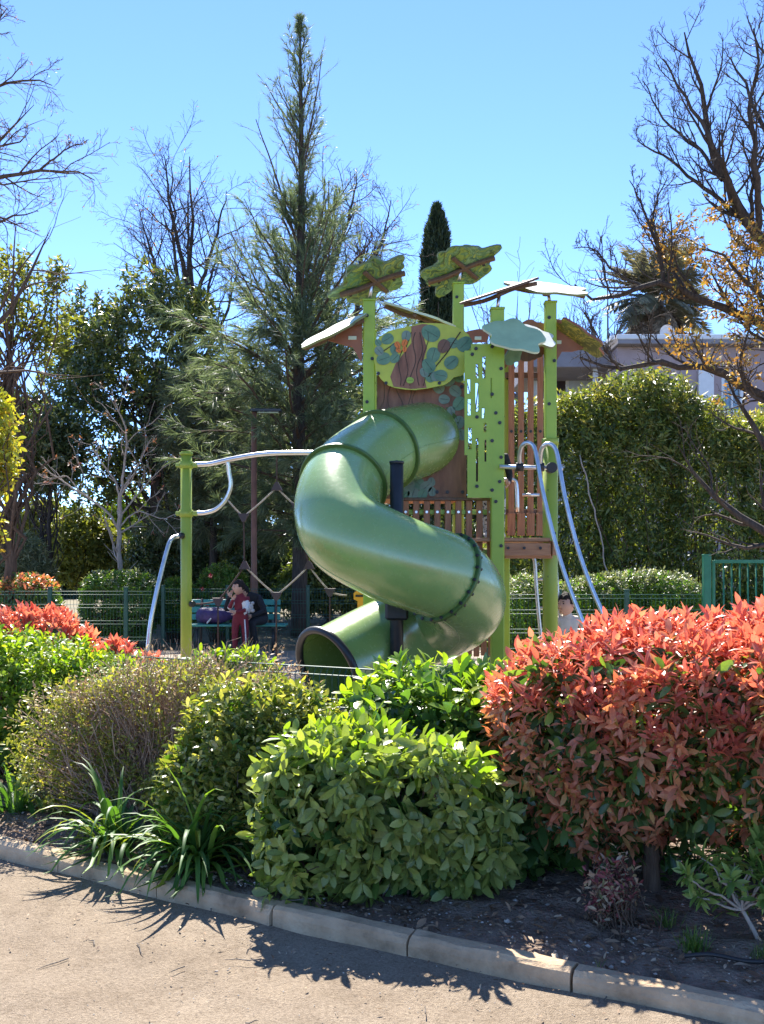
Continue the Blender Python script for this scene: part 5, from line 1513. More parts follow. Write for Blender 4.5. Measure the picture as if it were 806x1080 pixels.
# ------------------------------------------------------------------ background: house, trees, hedges
M['needle'] = leaf_mat('casuarina_needle', [(0, (.065, .095, .05)), (.5, (.13, .175, .095)), (1, (.25, .30, .17))], .5, .45, .4, (1.15, 1.2, .7))
M['oak'] = leaf_mat('evergreen_oak_leaf', [(0, (.04, .065, .024)), (.6, (.085, .12, .042)), (.9, (.16, .18, .07)), (1, (.24, .24, .13))], .3, .34, .6, (1.35, 1.4, .45))
M['spring'] = leaf_mat('spring_leaf', [(0, (.10, .13, .035)), (.5, (.18, .21, .05)), (1, (.30, .29, .07))], .42, .45, .4, (1.2, 1.2, .4))
M['gold'] = leaf_mat('golden_leaf', [(0, (.28, .34, .04)), (.5, (.42, .44, .06)), (.85, (.50, .46, .07)), (1, (.55, .30, .05))], .42, .45, .4, (1.2, 1.1, .4))
M['tan_leaf'] = leaf_mat('dry_autumn_leaf', [(0, (.20, .12, .04)), (.4, (.34, .22, .06)), (.7, (.38, .20, .05)), (1, (.30, .30, .07))], .5, .4, .3, (1.2, 1.0, .5))
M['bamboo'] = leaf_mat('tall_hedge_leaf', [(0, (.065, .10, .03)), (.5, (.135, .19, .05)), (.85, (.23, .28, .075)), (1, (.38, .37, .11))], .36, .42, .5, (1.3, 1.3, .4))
M['bamboo_sunlit'] = leaf_mat('tall_hedge_sunlit_leaf', [(0, (.13, .15, .045)), (.5, (.24, .25, .075)), (1, (.40, .36, .12))], .36, .42, .6, (1.2, 1.15, .4))  # paler leaf tone paints sunlight along the hedge top
M['cypress'] = leaf_mat('cypress_foliage', [(0, (0.021, 0.039, 0.021)), (.6, (0.042, 0.068, 0.033)), (1, (0.075, 0.105, 0.053))], .55, 0.2, .3)
M['palm'] = leaf_mat('palm_leaf', [(0, (.10, .105, .07)), (.5, (.17, .17, .11)), (1, (.28, .26, .17))], .5, .3, .4, (1.2, 1.1, .6))
M['palm_dead'] = leaf_mat('dead_palm_leaf', [(0, (.10, .075, .05)), (.6, (.20, .155, .105)), (1, (.30, .24, .17))], .7, .15, .2, (1, .9, .7))
M['pale_leaf'] = leaf_mat('silvery_leaf', [(0, (.10, .13, .06)), (.5, (.19, .22, .11)), (1, (.34, .34, .20))], .4, .36, .5, (1.2, 1.2, .6))
M['rose_petal'] = leaf_mat('rose_petal', [(0, (.5, .03, .04)), (1, (.62, .10, .10))], .5, .3, .3, (1.1, .8, .8))

# --- house at the right
M['mauve'] = noise_mat('mauve_render', [(0.3, (.36, .27, .27)), (0.7, (.43, .33, .33))], 3, .85, .15, 60)
M['pale_render'] = noise_mat('pale_blue_render', [(0.3, (.50, .54, .56)), (0.7, (.58, .62, .64))], 3, .85, .1, 60)
M['roof_grey'] = noise_mat('grey_roof_edge', [(0.3, (.22, .20, .22)), (0.7, (.28, .26, .28))], 3, .8, .1)
M['white_trim'] = flat('white_trim', (.75, .75, .75), .6, .05)
M['dark_glass'] = flat('dark_window_glass', (.06, .045, .045), .08, .1)
M['curtain_glass'] = flat('curtained_window_glass', (.22, .32, .40), .15, .2)
hY = 34.0
hx = lambda px, Y=hY: P(px, 0, Y)[0]
hz = lambda py, Y=hY: P(0, py, Y)[2]
house = thing('house', 'low mauve and pale blue house with flat white edged roof beyond the tall hedge', 'house', (hx(720), hY, 0))
# mauve block: front wall runs slightly away to the right, windows are openings with set back panes
def wall_grid(px0, px1, py0, Y, holes, mat, name='wall', th=.25):
    mb = MB(); us = [hx(px0, Y), hx(px1, Y)]; vs = [0., hz(py0, Y)]
    for h in holes: us += [hx(h[0], Y), hx(h[1], Y)]; vs += [hz(h[2], Y), hz(h[3], Y)]
    keep = lambda u, v: not any(hx(h[0], Y) < u < hx(h[1], Y) and hz(h[3], Y) < v < hz(h[2], Y) for h in holes)
    grid_plate(mb, us, vs, keep, np.array([0, Y, 0.]), (1, 0, 0), (0, 0, 1), th)
    return mb.build(name, mat, house)
wall_grid(651, 1000, 366, hY, [(761, 784, 397, 436), (862, 890, 397, 436)], M['mauve'])
wall_grid(560, 650, 388, 37.5, [(566, 600, 395, 440)], M['pale_render'])
mb = MB(); box(mb, (hx(651) + .125, hY + 2.0, hz(366) / 2), (.25, 3.4, hz(366)), 0, .01); mb.build('wall', M['mauve'], house)
mb = MB(); box(mb, (hx(826), hY + 3.9, hz(361)), (hx(1003) - hx(648), 8.8, .30), 0, .02)
box(mb, (hx(826), hY - .47, hz(358.5)), (hx(1003) - hx(645), .12, .16), 1, .02)
box(mb, (hx(645) - .03, hY + 3.9, hz(358.5)), (.12, 8.6, .16), 1, .02)
rf = mb.build('roof', [M['roof_grey'], M['white_trim']], house)
mb = MB(); wx = (hx(555, 36), hx(647, 36)); box(mb, ((wx[0] + wx[1]) / 2, 37.5, hz(377, 35)), (wx[1] - wx[0], 5.4, .72), 0, .02); mb.build('eaves', M['roof_grey'], house)
for px in (628, 644):
    mb = MB(); Y = 35.2; box(mb, (hx(px, Y), Y, hz(386, Y) / 2), (.16, .16, hz(386, Y)), 0, .01); mb.build('pillar', M['white_trim'], house)
mb = MB(); Y = 35.2; zr = hz(417, Y); box(mb, ((hx(575, Y) + hx(643, Y)) / 2, Y + .02, zr), (hx(643, Y) - hx(575, Y), .07, .08), 0, .008)
for px in np.arange(576, 643, 4.0): box(mb, (hx(px, Y), Y + .02, zr - .5), (.03, .03, .95), 0, .004)
mb.build('balcony_rail', M['roof_grey'], house)
def window(px0, px1, py0, py1, Y, pane):
    a, b_ = hx(px0, Y), hx(px1, Y); c, d = hz(py1, Y), hz(py0, Y)
    mb = MB(); w = .10
    for x in (a + w / 2, b_ - w / 2): box(mb, (x, Y + .06, (c + d) / 2), (w, .16, d - c), 0, .008)
    for z in (c + w / 2, d - w / 2): box(mb, ((a + b_) / 2, Y + .062, z), (b_ - a - 2 * w, .156, w), 0, .008)
    box(mb, ((a + b_) / 2, Y + .065, (c + d) / 2), (.06, .12, d - c - 2 * w), 0, .006)
    f = mb.build('window', M['white_trim'], house)
    mb = MB(); box(mb, ((a + b_) / 2, Y + .12, (c + d) / 2), (b_ - a - .1, .02, d - c - .1), 0, .002); mb.build('pane', pane, f)
window(761, 784, 397, 436, hY, M['curtain_glass']); window(862, 890, 397, 436, hY, M['curtain_glass']); window(566, 600, 395, 440, 37.5, M['dark_glass'])
mb = MB(); box(mb, ((hx(736) + hx(752)) / 2, hY - .07, hz(410)), (hx(752) - hx(736), .12, hz(392) - hz(430)), 0, .01); mb.build('pilaster', M['white_trim'], house)
mb = MB(); q = P(704, 351, 34.5); zroof = hz(361) + .15
def dish(v):
    v = v.copy(); v[:, 1] = .25 * (v[:, 0] ** 2 + v[:, 2] ** 2) * np.sign(v[:, 1] + .5) + .02 * np.sign(v[:, 1]); return v
rod(mb, (q[0], q[1] + .1, zroof - .1), (q[0], q[1] + .1, q[2]), .03, 8)
a = np.linspace(0, 2 * np.pi, 24, endpoint=False)
v = [q + [0, .10, 0]]
for rr, dy in ((.14, .075), (.25, .0)): v += [q + np.array([rr * math.cos(t), dy, rr * 1.1 * math.sin(t)]) for t in a]
f3 = [(0, 1 + (i + 1) % 24, 1 + i) for i in range(24)]; f4 = [(1 + i, 1 + (i + 1) % 24, 25 + (i + 1) % 24, 25 + i) for i in range(24)]
n0 = mb.n; mb.add(v, f3, 0, True); mb.f.append((np.array(f4) + n0, 0, True))
rod(mb, q + [0, .08, -.1], q + [0, -.22, -.02], .012, 6, 0); box(mb, q + [0, -.24, -.02], (.05, .07, .05), 0, .01)
dob = mb.build('satellite_dish', flat('dish_paint', (.62, .62, .60), .5), None, (q[0], q[1] + .1, zroof)); tag(dob, 'round pale satellite dish standing on the mauve house roof', 'satellite dish')

# --- bare and leafy trees
def bare_tree(name, label, limbs, levels, bark, leaf=None, group=None, rad=None, limb_K=14, tip_leaf=None, sides=(9, 6, 4, 3, 3)):
    """limbs: list of (points, r0, r1). levels: list of grow() settings"""
    base = np.asarray(limbs[0][0][0], float)
    root = thing(name, label, 'tree', (base[0], base[1], 0), group)
    tm = MB(); paths = []; radii = []
    for k, (pts, r0, r1) in enumerate(limbs):
        q = catmull(pts, 10); q = resample(q, limb_K)
        q[1:-1] += R.normal(0, 1, q[1:-1].shape) * np.linalg.norm(q[-1] - q[0]) * .006
        rr = r1 + (r0 - r1) * np.linspace(1, 0, limb_K) ** .85
        paths.append(q); radii.append(rr)
    paths = np.array(paths); radii = np.array(radii)
    tubes(tm, paths[:1], radii[:1], 12); tm.build('trunk', bark, root)
    bm = MB()
    if len(paths) > 1: tubes(bm, paths[1:], radii[1:], 8)
    src, sr = paths, radii
    allp = []
    for i, lv in enumerate(levels):
        lv = dict(lv); skip = lv.pop('skip_first', False)
        s0, s1 = (src[1:], sr[1:]) if skip and len(src) > 1 else (src, sr)
        c, cr = grow(s0, s1, **lv)
        tubes(bm, c, cr, sides[min(i + 1, 4)])
        allp.append(c); src, sr = c, cr
    bm.build('branches', bark, root)
    if leaf:
        for lf in (leaf if isinstance(leaf, list) else [leaf]):
            lm = MB()
            c = allp[lf.get('level', -1)]
            tips = c[:, -1] if not lf.get('along') else c[:, R.integers(1, c.shape[1], c.shape[0])].reshape(-1, 3) if False else np.concatenate([c[:, -1], c[:, c.shape[1] // 2]])
            ax = np.concatenate([nrm(c[:, -1] - c[:, -2])] * (1 if not lf.get('along') else 2))
            sel = R.random(len(tips)) < lf.get('p', 1)
            if 'where' in lf: sel &= lf['where'](tips)
            tips, ax = tips[sel], ax[sel]
            shoots(lm, tips + R.normal(0, lf.get('scatter', .02), tips.shape), ax, lf.get('L', .15), lf.get('nl', 5), lf['size'], lf.get('tpl', T_SMALL), 0, 75, 30, lf.get('droop', .2), .4)
            lm.build(lf.get('name', 'crown'), lf['mat'], root)
    return root

# tall right tree with bare sweeping limbs; the trunk stands outside the frame
tY = 11.5
Tt = lambda px, py, dy=0: P(px, py, tY + dy)
base = np.array([P(880, 0, tY)[0], tY, 0])
fork = Tt(872, 470)
limbs = [([base, (base[0] - .05, tY, .8), fork, Tt(868, 380, .2), Tt(858, 250, .3), Tt(850, 100, .4)], 0.1600, 0.0400),
    ([fork, Tt(820, 428, -.1), Tt(785, 408, -.2), Tt(755, 388, -.3), Tt(722, 388, -.3), Tt(688, 380, -.4), Tt(655, 391, -.5), Tt(612, 377, -.6)], 0.0600, 0.0112),
    ([Tt(870, 420), Tt(828, 370, .1), Tt(800, 338, .2), Tt(762, 322, .1), Tt(728, 313, 0), Tt(700, 296, -.1), Tt(678, 302, -.2), Tt(640, 318, -.3), Tt(606, 300, -.3)], 0.0680, 0.0096),
    ([Tt(866, 330, .2), Tt(825, 272, .3), Tt(785, 232, .2), Tt(762, 190, .1), Tt(748, 140, 0), Tt(738, 90, -.1), Tt(722, 34, -.2)], 0.0800, 0.0080),
    ([Tt(785, 232, .2), Tt(745, 200, .4), Tt(710, 172, .5), Tt(672, 148, .6)], 0.0320, 0.0064),
    ([Tt(798, 250, .3), Tt(800, 180, -.2), Tt(790, 120, -.3), Tt(800, 60, -.4), Tt(795, 30, -.4)], 0.0440, 0.0080),
    ([Tt(700, 296, -.1), Tt(692, 255, -.2), Tt(676, 215, -.3), Tt(664, 190, -.4)], 0.0280, 0.0048),
    ([Tt(728, 313, 0), Tt(700, 270, .4), Tt(690, 225, .5), Tt(705, 185, .6)], 0.0240, 0.0048),
    ([Tt(858, 250, .3), Tt(815, 160, .6), Tt(790, 95, .8), Tt(770, 60, .9)], 0.0480, 0.0080),
    ([Tt(785, 232, .2), Tt(757, 165, -.2), Tt(728, 112, -.3), Tt(700, 62, -.4)], 0.0360, 0.0064),
    ([Tt(762, 190, .1), Tt(730, 150, .5), Tt(700, 125, .7), Tt(678, 85, .8)], 0.0240, 0.0048),
    ([Tt(855, 200, .3), Tt(820, 110, -.5), Tt(815, 40, -.7), Tt(830, -30, -.8)], 0.0480, 0.0096),
    ([Tt(678, 302, -.2), Tt(648, 286, -.1), Tt(625, 262, 0), Tt(606, 262, 0)], 0.0176, 0.0040),
    ([Tt(655, 391, -.5), Tt(640, 372, -.6), Tt(628, 350, -.6), Tt(617, 330, -.6)], 0.0144, 0.0032),
    ([Tt(860, 300, .3), Tt(820, 320, -.4), Tt(790, 300, -.6), Tt(765, 270, -.7), Tt(735, 262, -.8)], 0.0400, 0.0064)]
bare_tree('bare_tree', 'big sweeping bare tree with dark limbs reaching in from the right edge', limbs, [
    dict(n=11, t0=.15, ang=44, ratio=.30, K=7, wob=.14, up=1.1, rr=.5, tip=.004, skip_first=False),
    dict(n=7, t0=.15, ang=42, ratio=.52, K=6, wob=.2, up=.3, rr=.55, tip=.003),
    dict(n=5, t0=.2, ang=40, ratio=.5, K=5, wob=.22, up=.3, rr=.6, tip=.002)], M['bark_dark'],
    leaf=[dict(level=1, size=.055, mat=M['tan_leaf'], p=1, nl=9, L=.2, scatter=.09, tpl=T_SMALL, along=True, where=lambda p: (p[:, 0] > P(702, 0, tY)[0]) & (p[:, 2] < P(0, 205, tY)[2]) & (p[:, 2] > P(0, 410, tY)[2]), name='dry_leaves')])

# bare tree reaching in at the upper left
tY = 13.0; base = np.array([P(-105, 0, tY)[0], tY, 0])
limbs = [([base, Tt(-100, 470), Tt(-92, 330), Tt(-85, 180), Tt(-60, 40), Tt(-50, -60)], .16, .03),
    ([Tt(-92, 300), Tt(-50, 215), Tt(-10, 190), Tt(25, 182), Tt(45, 180), Tt(80, 180), Tt(100, 190)], .05, .006),
    ([Tt(40, 181), Tt(58, 166), Tt(76, 154), Tt(88, 152)], .016, .004),
    ([Tt(-85, 200), Tt(-45, 110), Tt(-10, 92), Tt(25, 84), Tt(55, 90)], .045, .005),
    ([Tt(-88, 250), Tt(-40, 180), Tt(-5, 155), Tt(15, 152), Tt(30, 140)], .04, .005),
    ([Tt(-75, 120), Tt(-40, 50), Tt(-10, 30), Tt(8, 8)], .04, .005),
    ([Tt(-92, 320), Tt(-50, 270), Tt(-15, 240), Tt(15, 228), Tt(40, 222)], .04, .005),
    ([Tt(-60, 40), Tt(-30, 5), Tt(0, -10), Tt(15, -40)], .03, .005)]
bare_tree('bare_tree', 'fine twigged budding tree reaching in at the upper left edge', limbs, [
    dict(n=10, t0=.15, ang=45, ratio=.36, K=6, wob=.16, up=.05, rr=.5, tip=.0035),
    dict(n=7, t0=.15, ang=45, ratio=.5, K=6, wob=.2, up=.0, rr=.55, tip=.0025),
    dict(n=4, t0=.2, ang=42, ratio=.5, K=4, wob=.2, up=-.1, rr=.6, tip=.002)], M['bark_brown'],
    leaf=[dict(level=2, size=.022, mat=M['abelia_bud'], p=.25, nl=2, L=.03, scatter=.005, name='foliage')])

# bare trees in the middle distance
def crown_tree(name, label, px, Y, top, spread_px, fork_py, trunk_r, bark, nl=7, levels=None, leaf=None, group=None):
    c = P(px, 0, Y); zt = P(0, top, Y)[2]; zf = P(0, fork_py, Y)[2]; sp_ = spread_px * S_(Y)
    base = np.array([c[0], Y, 0])
    limbs = [([base, (c[0] + .05, Y, zf * .5), (c[0], Y, zf), (c[0] + .1, Y, (zf + zt) / 2), (c[0] + .05, Y, zt)], trunk_r, .012)]
    for k in range(nl):
        a = k * 2.4 + R.uniform(-.3, .3); z0 = zf + (zt - zf) * .5 * (k / nl); s_ = sp_ * R.uniform(.75, 1.05) * (1 - .3 * k / nl)
        d = np.array([math.cos(a), math.sin(a), 0]); ze = z0 + (zt - z0) * R.uniform(.55, .92)
        p0 = np.array([c[0], Y, z0])
        limbs.append(([p0, p0 + d * s_ * .35 + [0, 0, (ze - z0) * .3], p0 + d * s_ * .75 + [0, 0, (ze - z0) * .65], p0 + d * s_ + [0, 0, ze - z0]], trunk_r * .5, .010))
    return bare_tree(name, label, limbs, levels or [
        dict(n=11, t0=.3, ang=52, ratio=.45, K=6, wob=.14, up=.2, rr=.5, tip=.006, lj=.35, skip_first=True),
        dict(n=8, t0=.15, ang=48, ratio=.5, K=5, wob=.18, up=.1, rr=.5, tip=.0042),
        dict(n=5, t0=.2, ang=42, ratio=.5, K=4, wob=.2, up=.1, rr=.55, tip=.003)], bark, leaf, group)
bud = lambda p=.3, s=.06: [dict(level=1, size=s, mat=M['tan_leaf'], p=p, nl=2, L=.05, scatter=.03, name='foliage')]
crown_tree('bare_tree', 'tall bare tree with pale sky behind it, left of the conifer', 198, 28, 165, 64, 420, .14, M['bark_dark'], 8, leaf=bud())
crown_tree('bare_tree', 'wide bare tree spreading behind the tall conifer', 345, 27, 190, 86, 400, .14, M['bark_dark'], 11, leaf=bud(.35, .055))
for i, (px, Y, top, sp_, lab) in enumerate([(545, 42, 312, 45, 'small distant bare tree just above the white canopy of the tower'), (512, 46, 322, 30, 'small distant bare tree between the two right tower posts'), (640, 43, 296, 40, 'distant bare tree behind the roof of the house, left of the palm'), (600, 47, 330, 32, 'distant bare tree right of the white tower canopy')]):
    crown_tree('bare_tree', lab, px, Y, top, sp_, 430, .14, M['bark_grey'], 6, group='distant bare trees', levels=[
        dict(n=8, t0=.15, ang=40, ratio=.42, K=5, wob=.14, up=.3, rr=.5, tip=.009), dict(n=6, t0=.15, ang=42, ratio=.5, K=4, wob=.18, up=.25, rr=.6, tip=.008)])
# pale stemmed small tree
tY = 20.0; base = np.array([P(126, 0, tY)[0], tY, 0])
limbs = [([base, Tt(126, 600), Tt(126, 555), Tt(127, 520)], 0.0527, 0.0400),
    ([Tt(127, 560), Tt(112, 540), Tt(85, 520), Tt(62, 505), Tt(40, 487)], 0.0248, 0.0064), ([Tt(127, 525), Tt(120, 505), Tt(105, 485), Tt(95, 468)], 0.0217, 0.0064),
    ([Tt(127, 522), Tt(131, 490), Tt(134, 455), Tt(122, 425), Tt(118, 410)], 0.0279, 0.0064), ([Tt(127, 545), Tt(142, 525), Tt(160, 505), Tt(175, 490)], 0.0217, 0.0064),
    ([Tt(127, 555), Tt(145, 540), Tt(170, 547), Tt(190, 540)], 0.0186, 0.0064), ([Tt(129, 515), Tt(142, 498), Tt(152, 478), Tt(160, 462)], 0.0186, 0.0056), ([Tt(85, 520), Tt(70, 502), Tt(55, 505), Tt(38, 498)], 0.0124, 0.0048)]
bare_tree('bare_tree', 'small grey stemmed tree with reddish buds over the clipped hedge', limbs, [
    dict(n=6, t0=.25, ang=40, ratio=.45, K=6, wob=.14, up=.2, rr=.5, tip=.006), dict(n=4, t0=.25, ang=40, ratio=.5, K=5, wob=.16, up=.2, rr=.6, tip=.004)], M['bark_pale'],
    leaf=[dict(level=1, size=.06, mat=leaf_mat('reddish_bud', [(0, (.22, .07, .06)), (1, (.34, .15, .11))], .5, .3), p=.35, nl=4, L=.06, scatter=.02, name='foliage')])

# --- evergreen and leafy crowns
def leafy_tree(name, label, px, Y, blobs_px, n, leaf, tpl, mat, bark, trunk_r=.16, nl=9, L=.28, up=.3, out=.7, rand=.6, depth=(.45, 1.05), amp=.16, k=1.6, droop=.2, lean=0, limbs=60, group=None, zmin=.4, trunk=True, cat='tree', extra=None):
    base = np.array([P(px, 0, Y)[0], Y, 0.])
    root = thing(name, label, cat, base, group)
    blobs = []
    for (bx_, by_, rx, ry, *q) in blobs_px:
        dy, rd = (q + [0, None])[:2] if len(q) < 2 else q[:2]
        c = P(bx_, by_, Y + dy); blobs.append((c[0], c[1], c[2], rx * S_(Y), (rd if rd else rx * S_(Y) * .8), ry * S_(Y), 2.1))
    mb = MB(); p, no = blob_tips(blobs, n, depth, amp, k, abs(int(px)) + 3, zmin)
    ax = nrm(no * out + np.array([0, 0, up]) + R.normal(0, rand, p.shape))
    shoots(mb, p, ax, L, nl, leaf, tpl, 0, 85, 30, droop, .45)
    mats = [mat]
    if extra:
        p2, n2 = blob_tips(blobs, extra['n'], extra.get('depth', (.8, 1.08)), amp, k, abs(int(px)) + 3, zmin)
        ok = extra['where'](p2, n2); p2, n2 = p2[ok], n2[ok]
        shoots(mb, p2, nrm(n2 * out + np.array([0, 0, .8]) + R.normal(0, rand, p2.shape)), L, nl, leaf, tpl, 1, 85, 30, droop, .45); mats.append(extra['mat'])
    mb.build('crown', mats, root)
    top = max(b_[2] for b_ in blobs)
    if trunk:
        tm = MB(); tk = catmull([base, base + [lean * .3, 0, top * .35], base + [lean, 0, top * .8]], 6); tk[1:-1, :2] += R.normal(0, .02, tk[1:-1, :2].shape)
        pipe(tm, tk, np.linspace(trunk_r, trunk_r * .45, len(tk)), 10); tm.build('trunk', bark, root)
        bm = MB(); sel = p[R.choice(len(p), min(limbs, len(p)), replace=False)]
        st = tk[R.integers(len(tk) // 3, len(tk), len(sel))]
        bez_twigs(bm, st, sel, trunk_r * .28 * R.uniform(.35, 1, len(sel)) ** 2 + .008, .005, 8, .04, .15, 5); bm.build('branches', bark, root)
    return root

leafy_tree('evergreen_oak', 'broad dark evergreen oak with glossy leaves behind the grey stemmed tree', 165, 25, [(165, 395, 62, 85), (110, 440, 60, 95), (205, 450, 55, 100), (150, 350, 45, 50), (80, 380, 38, 48, 1.0), (100, 335, 28, 30, .5), (190, 330, 40, 32, .5)], 2700, .13, T_SMALL, M['oak'], M['bark_dark'], .2, nl=9, L=.35, k=2.2, amp=.32,
           extra=dict(n=900, mat=M['spring'], where=lambda p, no: R.random(len(p)) < .5))  # scattered paler leaves paint highlights into the dark crown
leafy_tree('evergreen_oak', 'dark evergreen oak behind the lamp post and the bench', 245, 27, [(240, 470, 60, 90), (290, 520, 60, 80), (215, 550, 60, 60), (330, 480, 60, 90)], 4200, .14, T_SMALL, M['oak'], M['bark_dark'], .2, nl=9, L=.35, k=1.8)
leafy_tree('evergreen_oak', 'dark evergreen oak seen between the conifer and the play tower', 375, 29, [(380, 470, 50, 90), (430, 480, 60, 110), (360, 540, 60, 60), (470, 560, 60, 60), (520, 520, 60, 80)], 4200, .14, T_SMALL, M['oak'], M['bark_dark'], .2, nl=9, L=.35, k=1.8)
leafy_tree('spring_tree', 'thin crowned tree with olive yellow young leaves at the left edge', 10, 17.5, [(15, 305, 45, 60), (45, 340, 35, 55), (-30, 320, 50, 80), (60, 290, 16, 26)], 620, .10, T_SMALL, M['spring'], M['bark_brown'], .12, nl=7, L=.22, depth=(.3, 1.1), amp=.25, k=2.4, limbs=70, up=.6)
leafy_tree('golden_shrub', 'golden yellow and orange leaved small tree at the left edge', -14, 11.0, [(-12, 440, 30, 48), (-8, 490, 30, 50), (-30, 540, 40, 50)], 700, .075, T_LAUREL, M['gold'], M['bark_brown'], .05, nl=8, L=.16, k=5, amp=.34, droop=.4)
leafy_tree('dark_tree', 'dark thin stemmed tree behind the left fence', 53, 23, [(50, 470, 40, 45), (25, 450, 40, 50, 1)], 1500, .12, T_SMALL, M['oak'], M['bark_dark'], .07, nl=8, L=.3, k=2)
# sunlit shrubs far left
for i, (px, py, rx, ry, Y, mt, lab) in enumerate([(90, 575, 40, 38, 26, 'spring', 'sunlit pale green shrub behind the clipped hedge at left'), (20, 590, 30, 28, 22, 'pale_leaf', 'silvery feathery shrub at the left edge'), (40, 560, 40, 40, 29, 'spring', 'tall sunlit shrub behind the silvery one'), (135, 560, 30, 45, 30, 'lime', 'yellow green shrub right behind the small grey stemmed tree'), (178, 590, 40, 40, 24, 'oak', 'dark shrub left of the bench'), (285, 600, 42, 45, 23, 'oak', 'dark shrub directly behind the bench'), (345, 605, 45, 40, 22, 'bamboo', 'shrub behind the tube slide exit'), (410, 600, 50, 50, 24, 'oak', 'dark shrub behind the tower'), (470, 600, 50, 55, 25, 'oak', 'dark shrub right behind the slatted barrier')]):
    leafy_tree('background_shrub', lab, px, Y, [(px, py, rx, ry), (px - rx * .5, py + 12, rx * .7, ry * .8), (px + rx * .5, py + 14, rx * .7, ry * .7)], 1500, .10 if Y < 26 else .12, T_NARROW if mt == 'pale_leaf' else T_SMALL, M[mt], M['bark_dark'], .05, nl=8, L=.22, k=2.5, cat='shrub', limbs=30, zmin=.05, group='shrubs along the back of the playground')

# clipped hedges by the left fence
def hedge_px(name, label, px0, px1, ptop, Y, depth_m, mats, leaf, n, cat='hedge', topw=None, tpl=T_LAUREL, zb=.1, power=4.0, part='foliage', amp=.05, bark='bark_brown', new=.4):
    a, b_ = P(px0, ptop, Y), P(px1, ptop, Y); h = a[2]
    bl = [((a[0] + b_[0]) / 2, Y + depth_m / 2, (h + zb) / 2, (b_[0] - a[0]) / 2, depth_m / 2, (h - zb) / 2, power)]
    return plant(name, label, cat, ((a[0] + b_[0]) / 2, Y + depth_m / 2, 0), bl, [
        dict(n=n, leaf=leaf, tpl=tpl, mat=mats[0], nl=7, L=leaf * 1.6, up=.4, out=.8, rand=.5, depth=(.75, 1.03), droop=.2),
        dict(n=int(n * new), leaf=leaf, tpl=tpl, mat=mats[1], nl=7, L=leaf * 1.4, up=.9, out=.4, rand=.35, depth=(.9, 1.06), where=lambda p, no: p[:, 2] > h * .82, part='top_leaves')], M[bark], n_stems=150, stem_r=.012, amp=amp, k=3)
hedge_px('clipped_hedge', 'flat topped clipped dark hedge below the grey stemmed tree', 76, 158, 603, 18.0, 1.2, (M['hedge_green'], M['pale_leaf']), .06, 1500)
hedge_px('photinia_shrub', 'rounded photinia with red top behind the left fence', -20, 50, 608, 17.0, 1.3, (M['photinia_old'], M['photinia_mid']), .08, 1000, 'shrub', power=2.6, new=.7)
hedge_px('rose_bush', 'loose pale green rose bush left of the bench', 158, 205, 612, 18.6, .8, (M['hedge_green'], M['spring']), .06, 800, 'bush', power=2.3, amp=.12)
rb_ = hedge_px('rose_bush', 'rose bush with a few small red flowers behind the bench', 205, 262, 600, 18.8, .7, (M['hedge_green'], M['spring']), .06, 900, 'bush', power=2.2, amp=.14)
mb = MB(); fp = np.array([P(px, py, 18.65) for px, py in [(213, 621), (222, 607), (234, 630), (219, 640), (247, 615), (209, 634)]])
for q in fp:
    mb = MB(); shoots(mb, q[None], np.array([[0, -.5, .6]]), .03, 14, .05, T_LAUREL, 0, 90, 30, 0); mb.build('rose_flower', M['rose_petal'], rb_)
# pale shrubs at the foot of the tall hedge
hedge_px('flowering_shrub', 'speckled pale shrub between the tower legs and the right fence', 528, 612, 614, 14.0, 1.2, (M['hedge_green'], M['pale_leaf']), .05, 1700, 'shrub', power=2.6, amp=.10, new=.8)
hedge_px('flowering_shrub', 'wide speckled shrub left of the bright green railing', 596, 745, 606, 14.1, 1.3, (M['hedge_green'], M['pale_leaf']), .052, 3200, 'shrub', power=2.6, amp=.12, new=.8)

# tall leafy hedge at the right
tb = [P(640, 0, 18), P(735, 0, 18), P(830, 0, 18)]
s_ = S_(18)
thb = []
for (px, top, w) in [(560, 430, 45), (610, 420, 48), (655, 412, 48), (690, 398, 44), (735, 420, 52), (790, 425, 52), (850, 405, 60), (910, 410, 60)]:
    c = P(px, 0, 18.6); zt_ = P(0, top + 9, 18.2)[2]
    thb.append((c[0], 18.6 + R.uniform(-.15, .15), zt_ / 2, w * s_, 1.0, zt_ / 2, 3.2))
tall = plant('tall_hedge', 'tall leafy evergreen hedge with sunlit top painted pale in front of the house', 'hedge', (P(720, 0, 18.6)[0], 18.6, 0), thb, [
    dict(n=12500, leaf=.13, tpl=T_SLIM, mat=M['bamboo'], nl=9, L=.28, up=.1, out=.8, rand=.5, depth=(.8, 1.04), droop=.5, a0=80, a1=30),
    dict(n=3000, leaf=.13, tpl=T_SLIM, mat=M['bamboo_sunlit'], nl=9, L=.28, up=.6, out=.6, rand=.5, depth=(.86, 1.08), droop=.4, where=lambda p, no: (p[:, 2] > 2.9 + .35 * lump(p, 6, 2.2)), part='top_leaves')], M['bark_brown'], n_stems=500, stem_r=.015, amp=.15, k=2.6, lift=.05,
    stem_starts=[(P(px, 0, 18.7)[0], 18.7, .05) for px in range(550, 920, 14)])
mb = MB(); pipe(mb, catmull([P(612, 480, 17.45), P(625, 530, 17.4), P(634, 570, 17.42), P(642, 610, 17.5)], 5) + R.normal(0, .012, (16, 3)), .012, 6); mb.build('dry_cane', M['bark_pale'], tall)

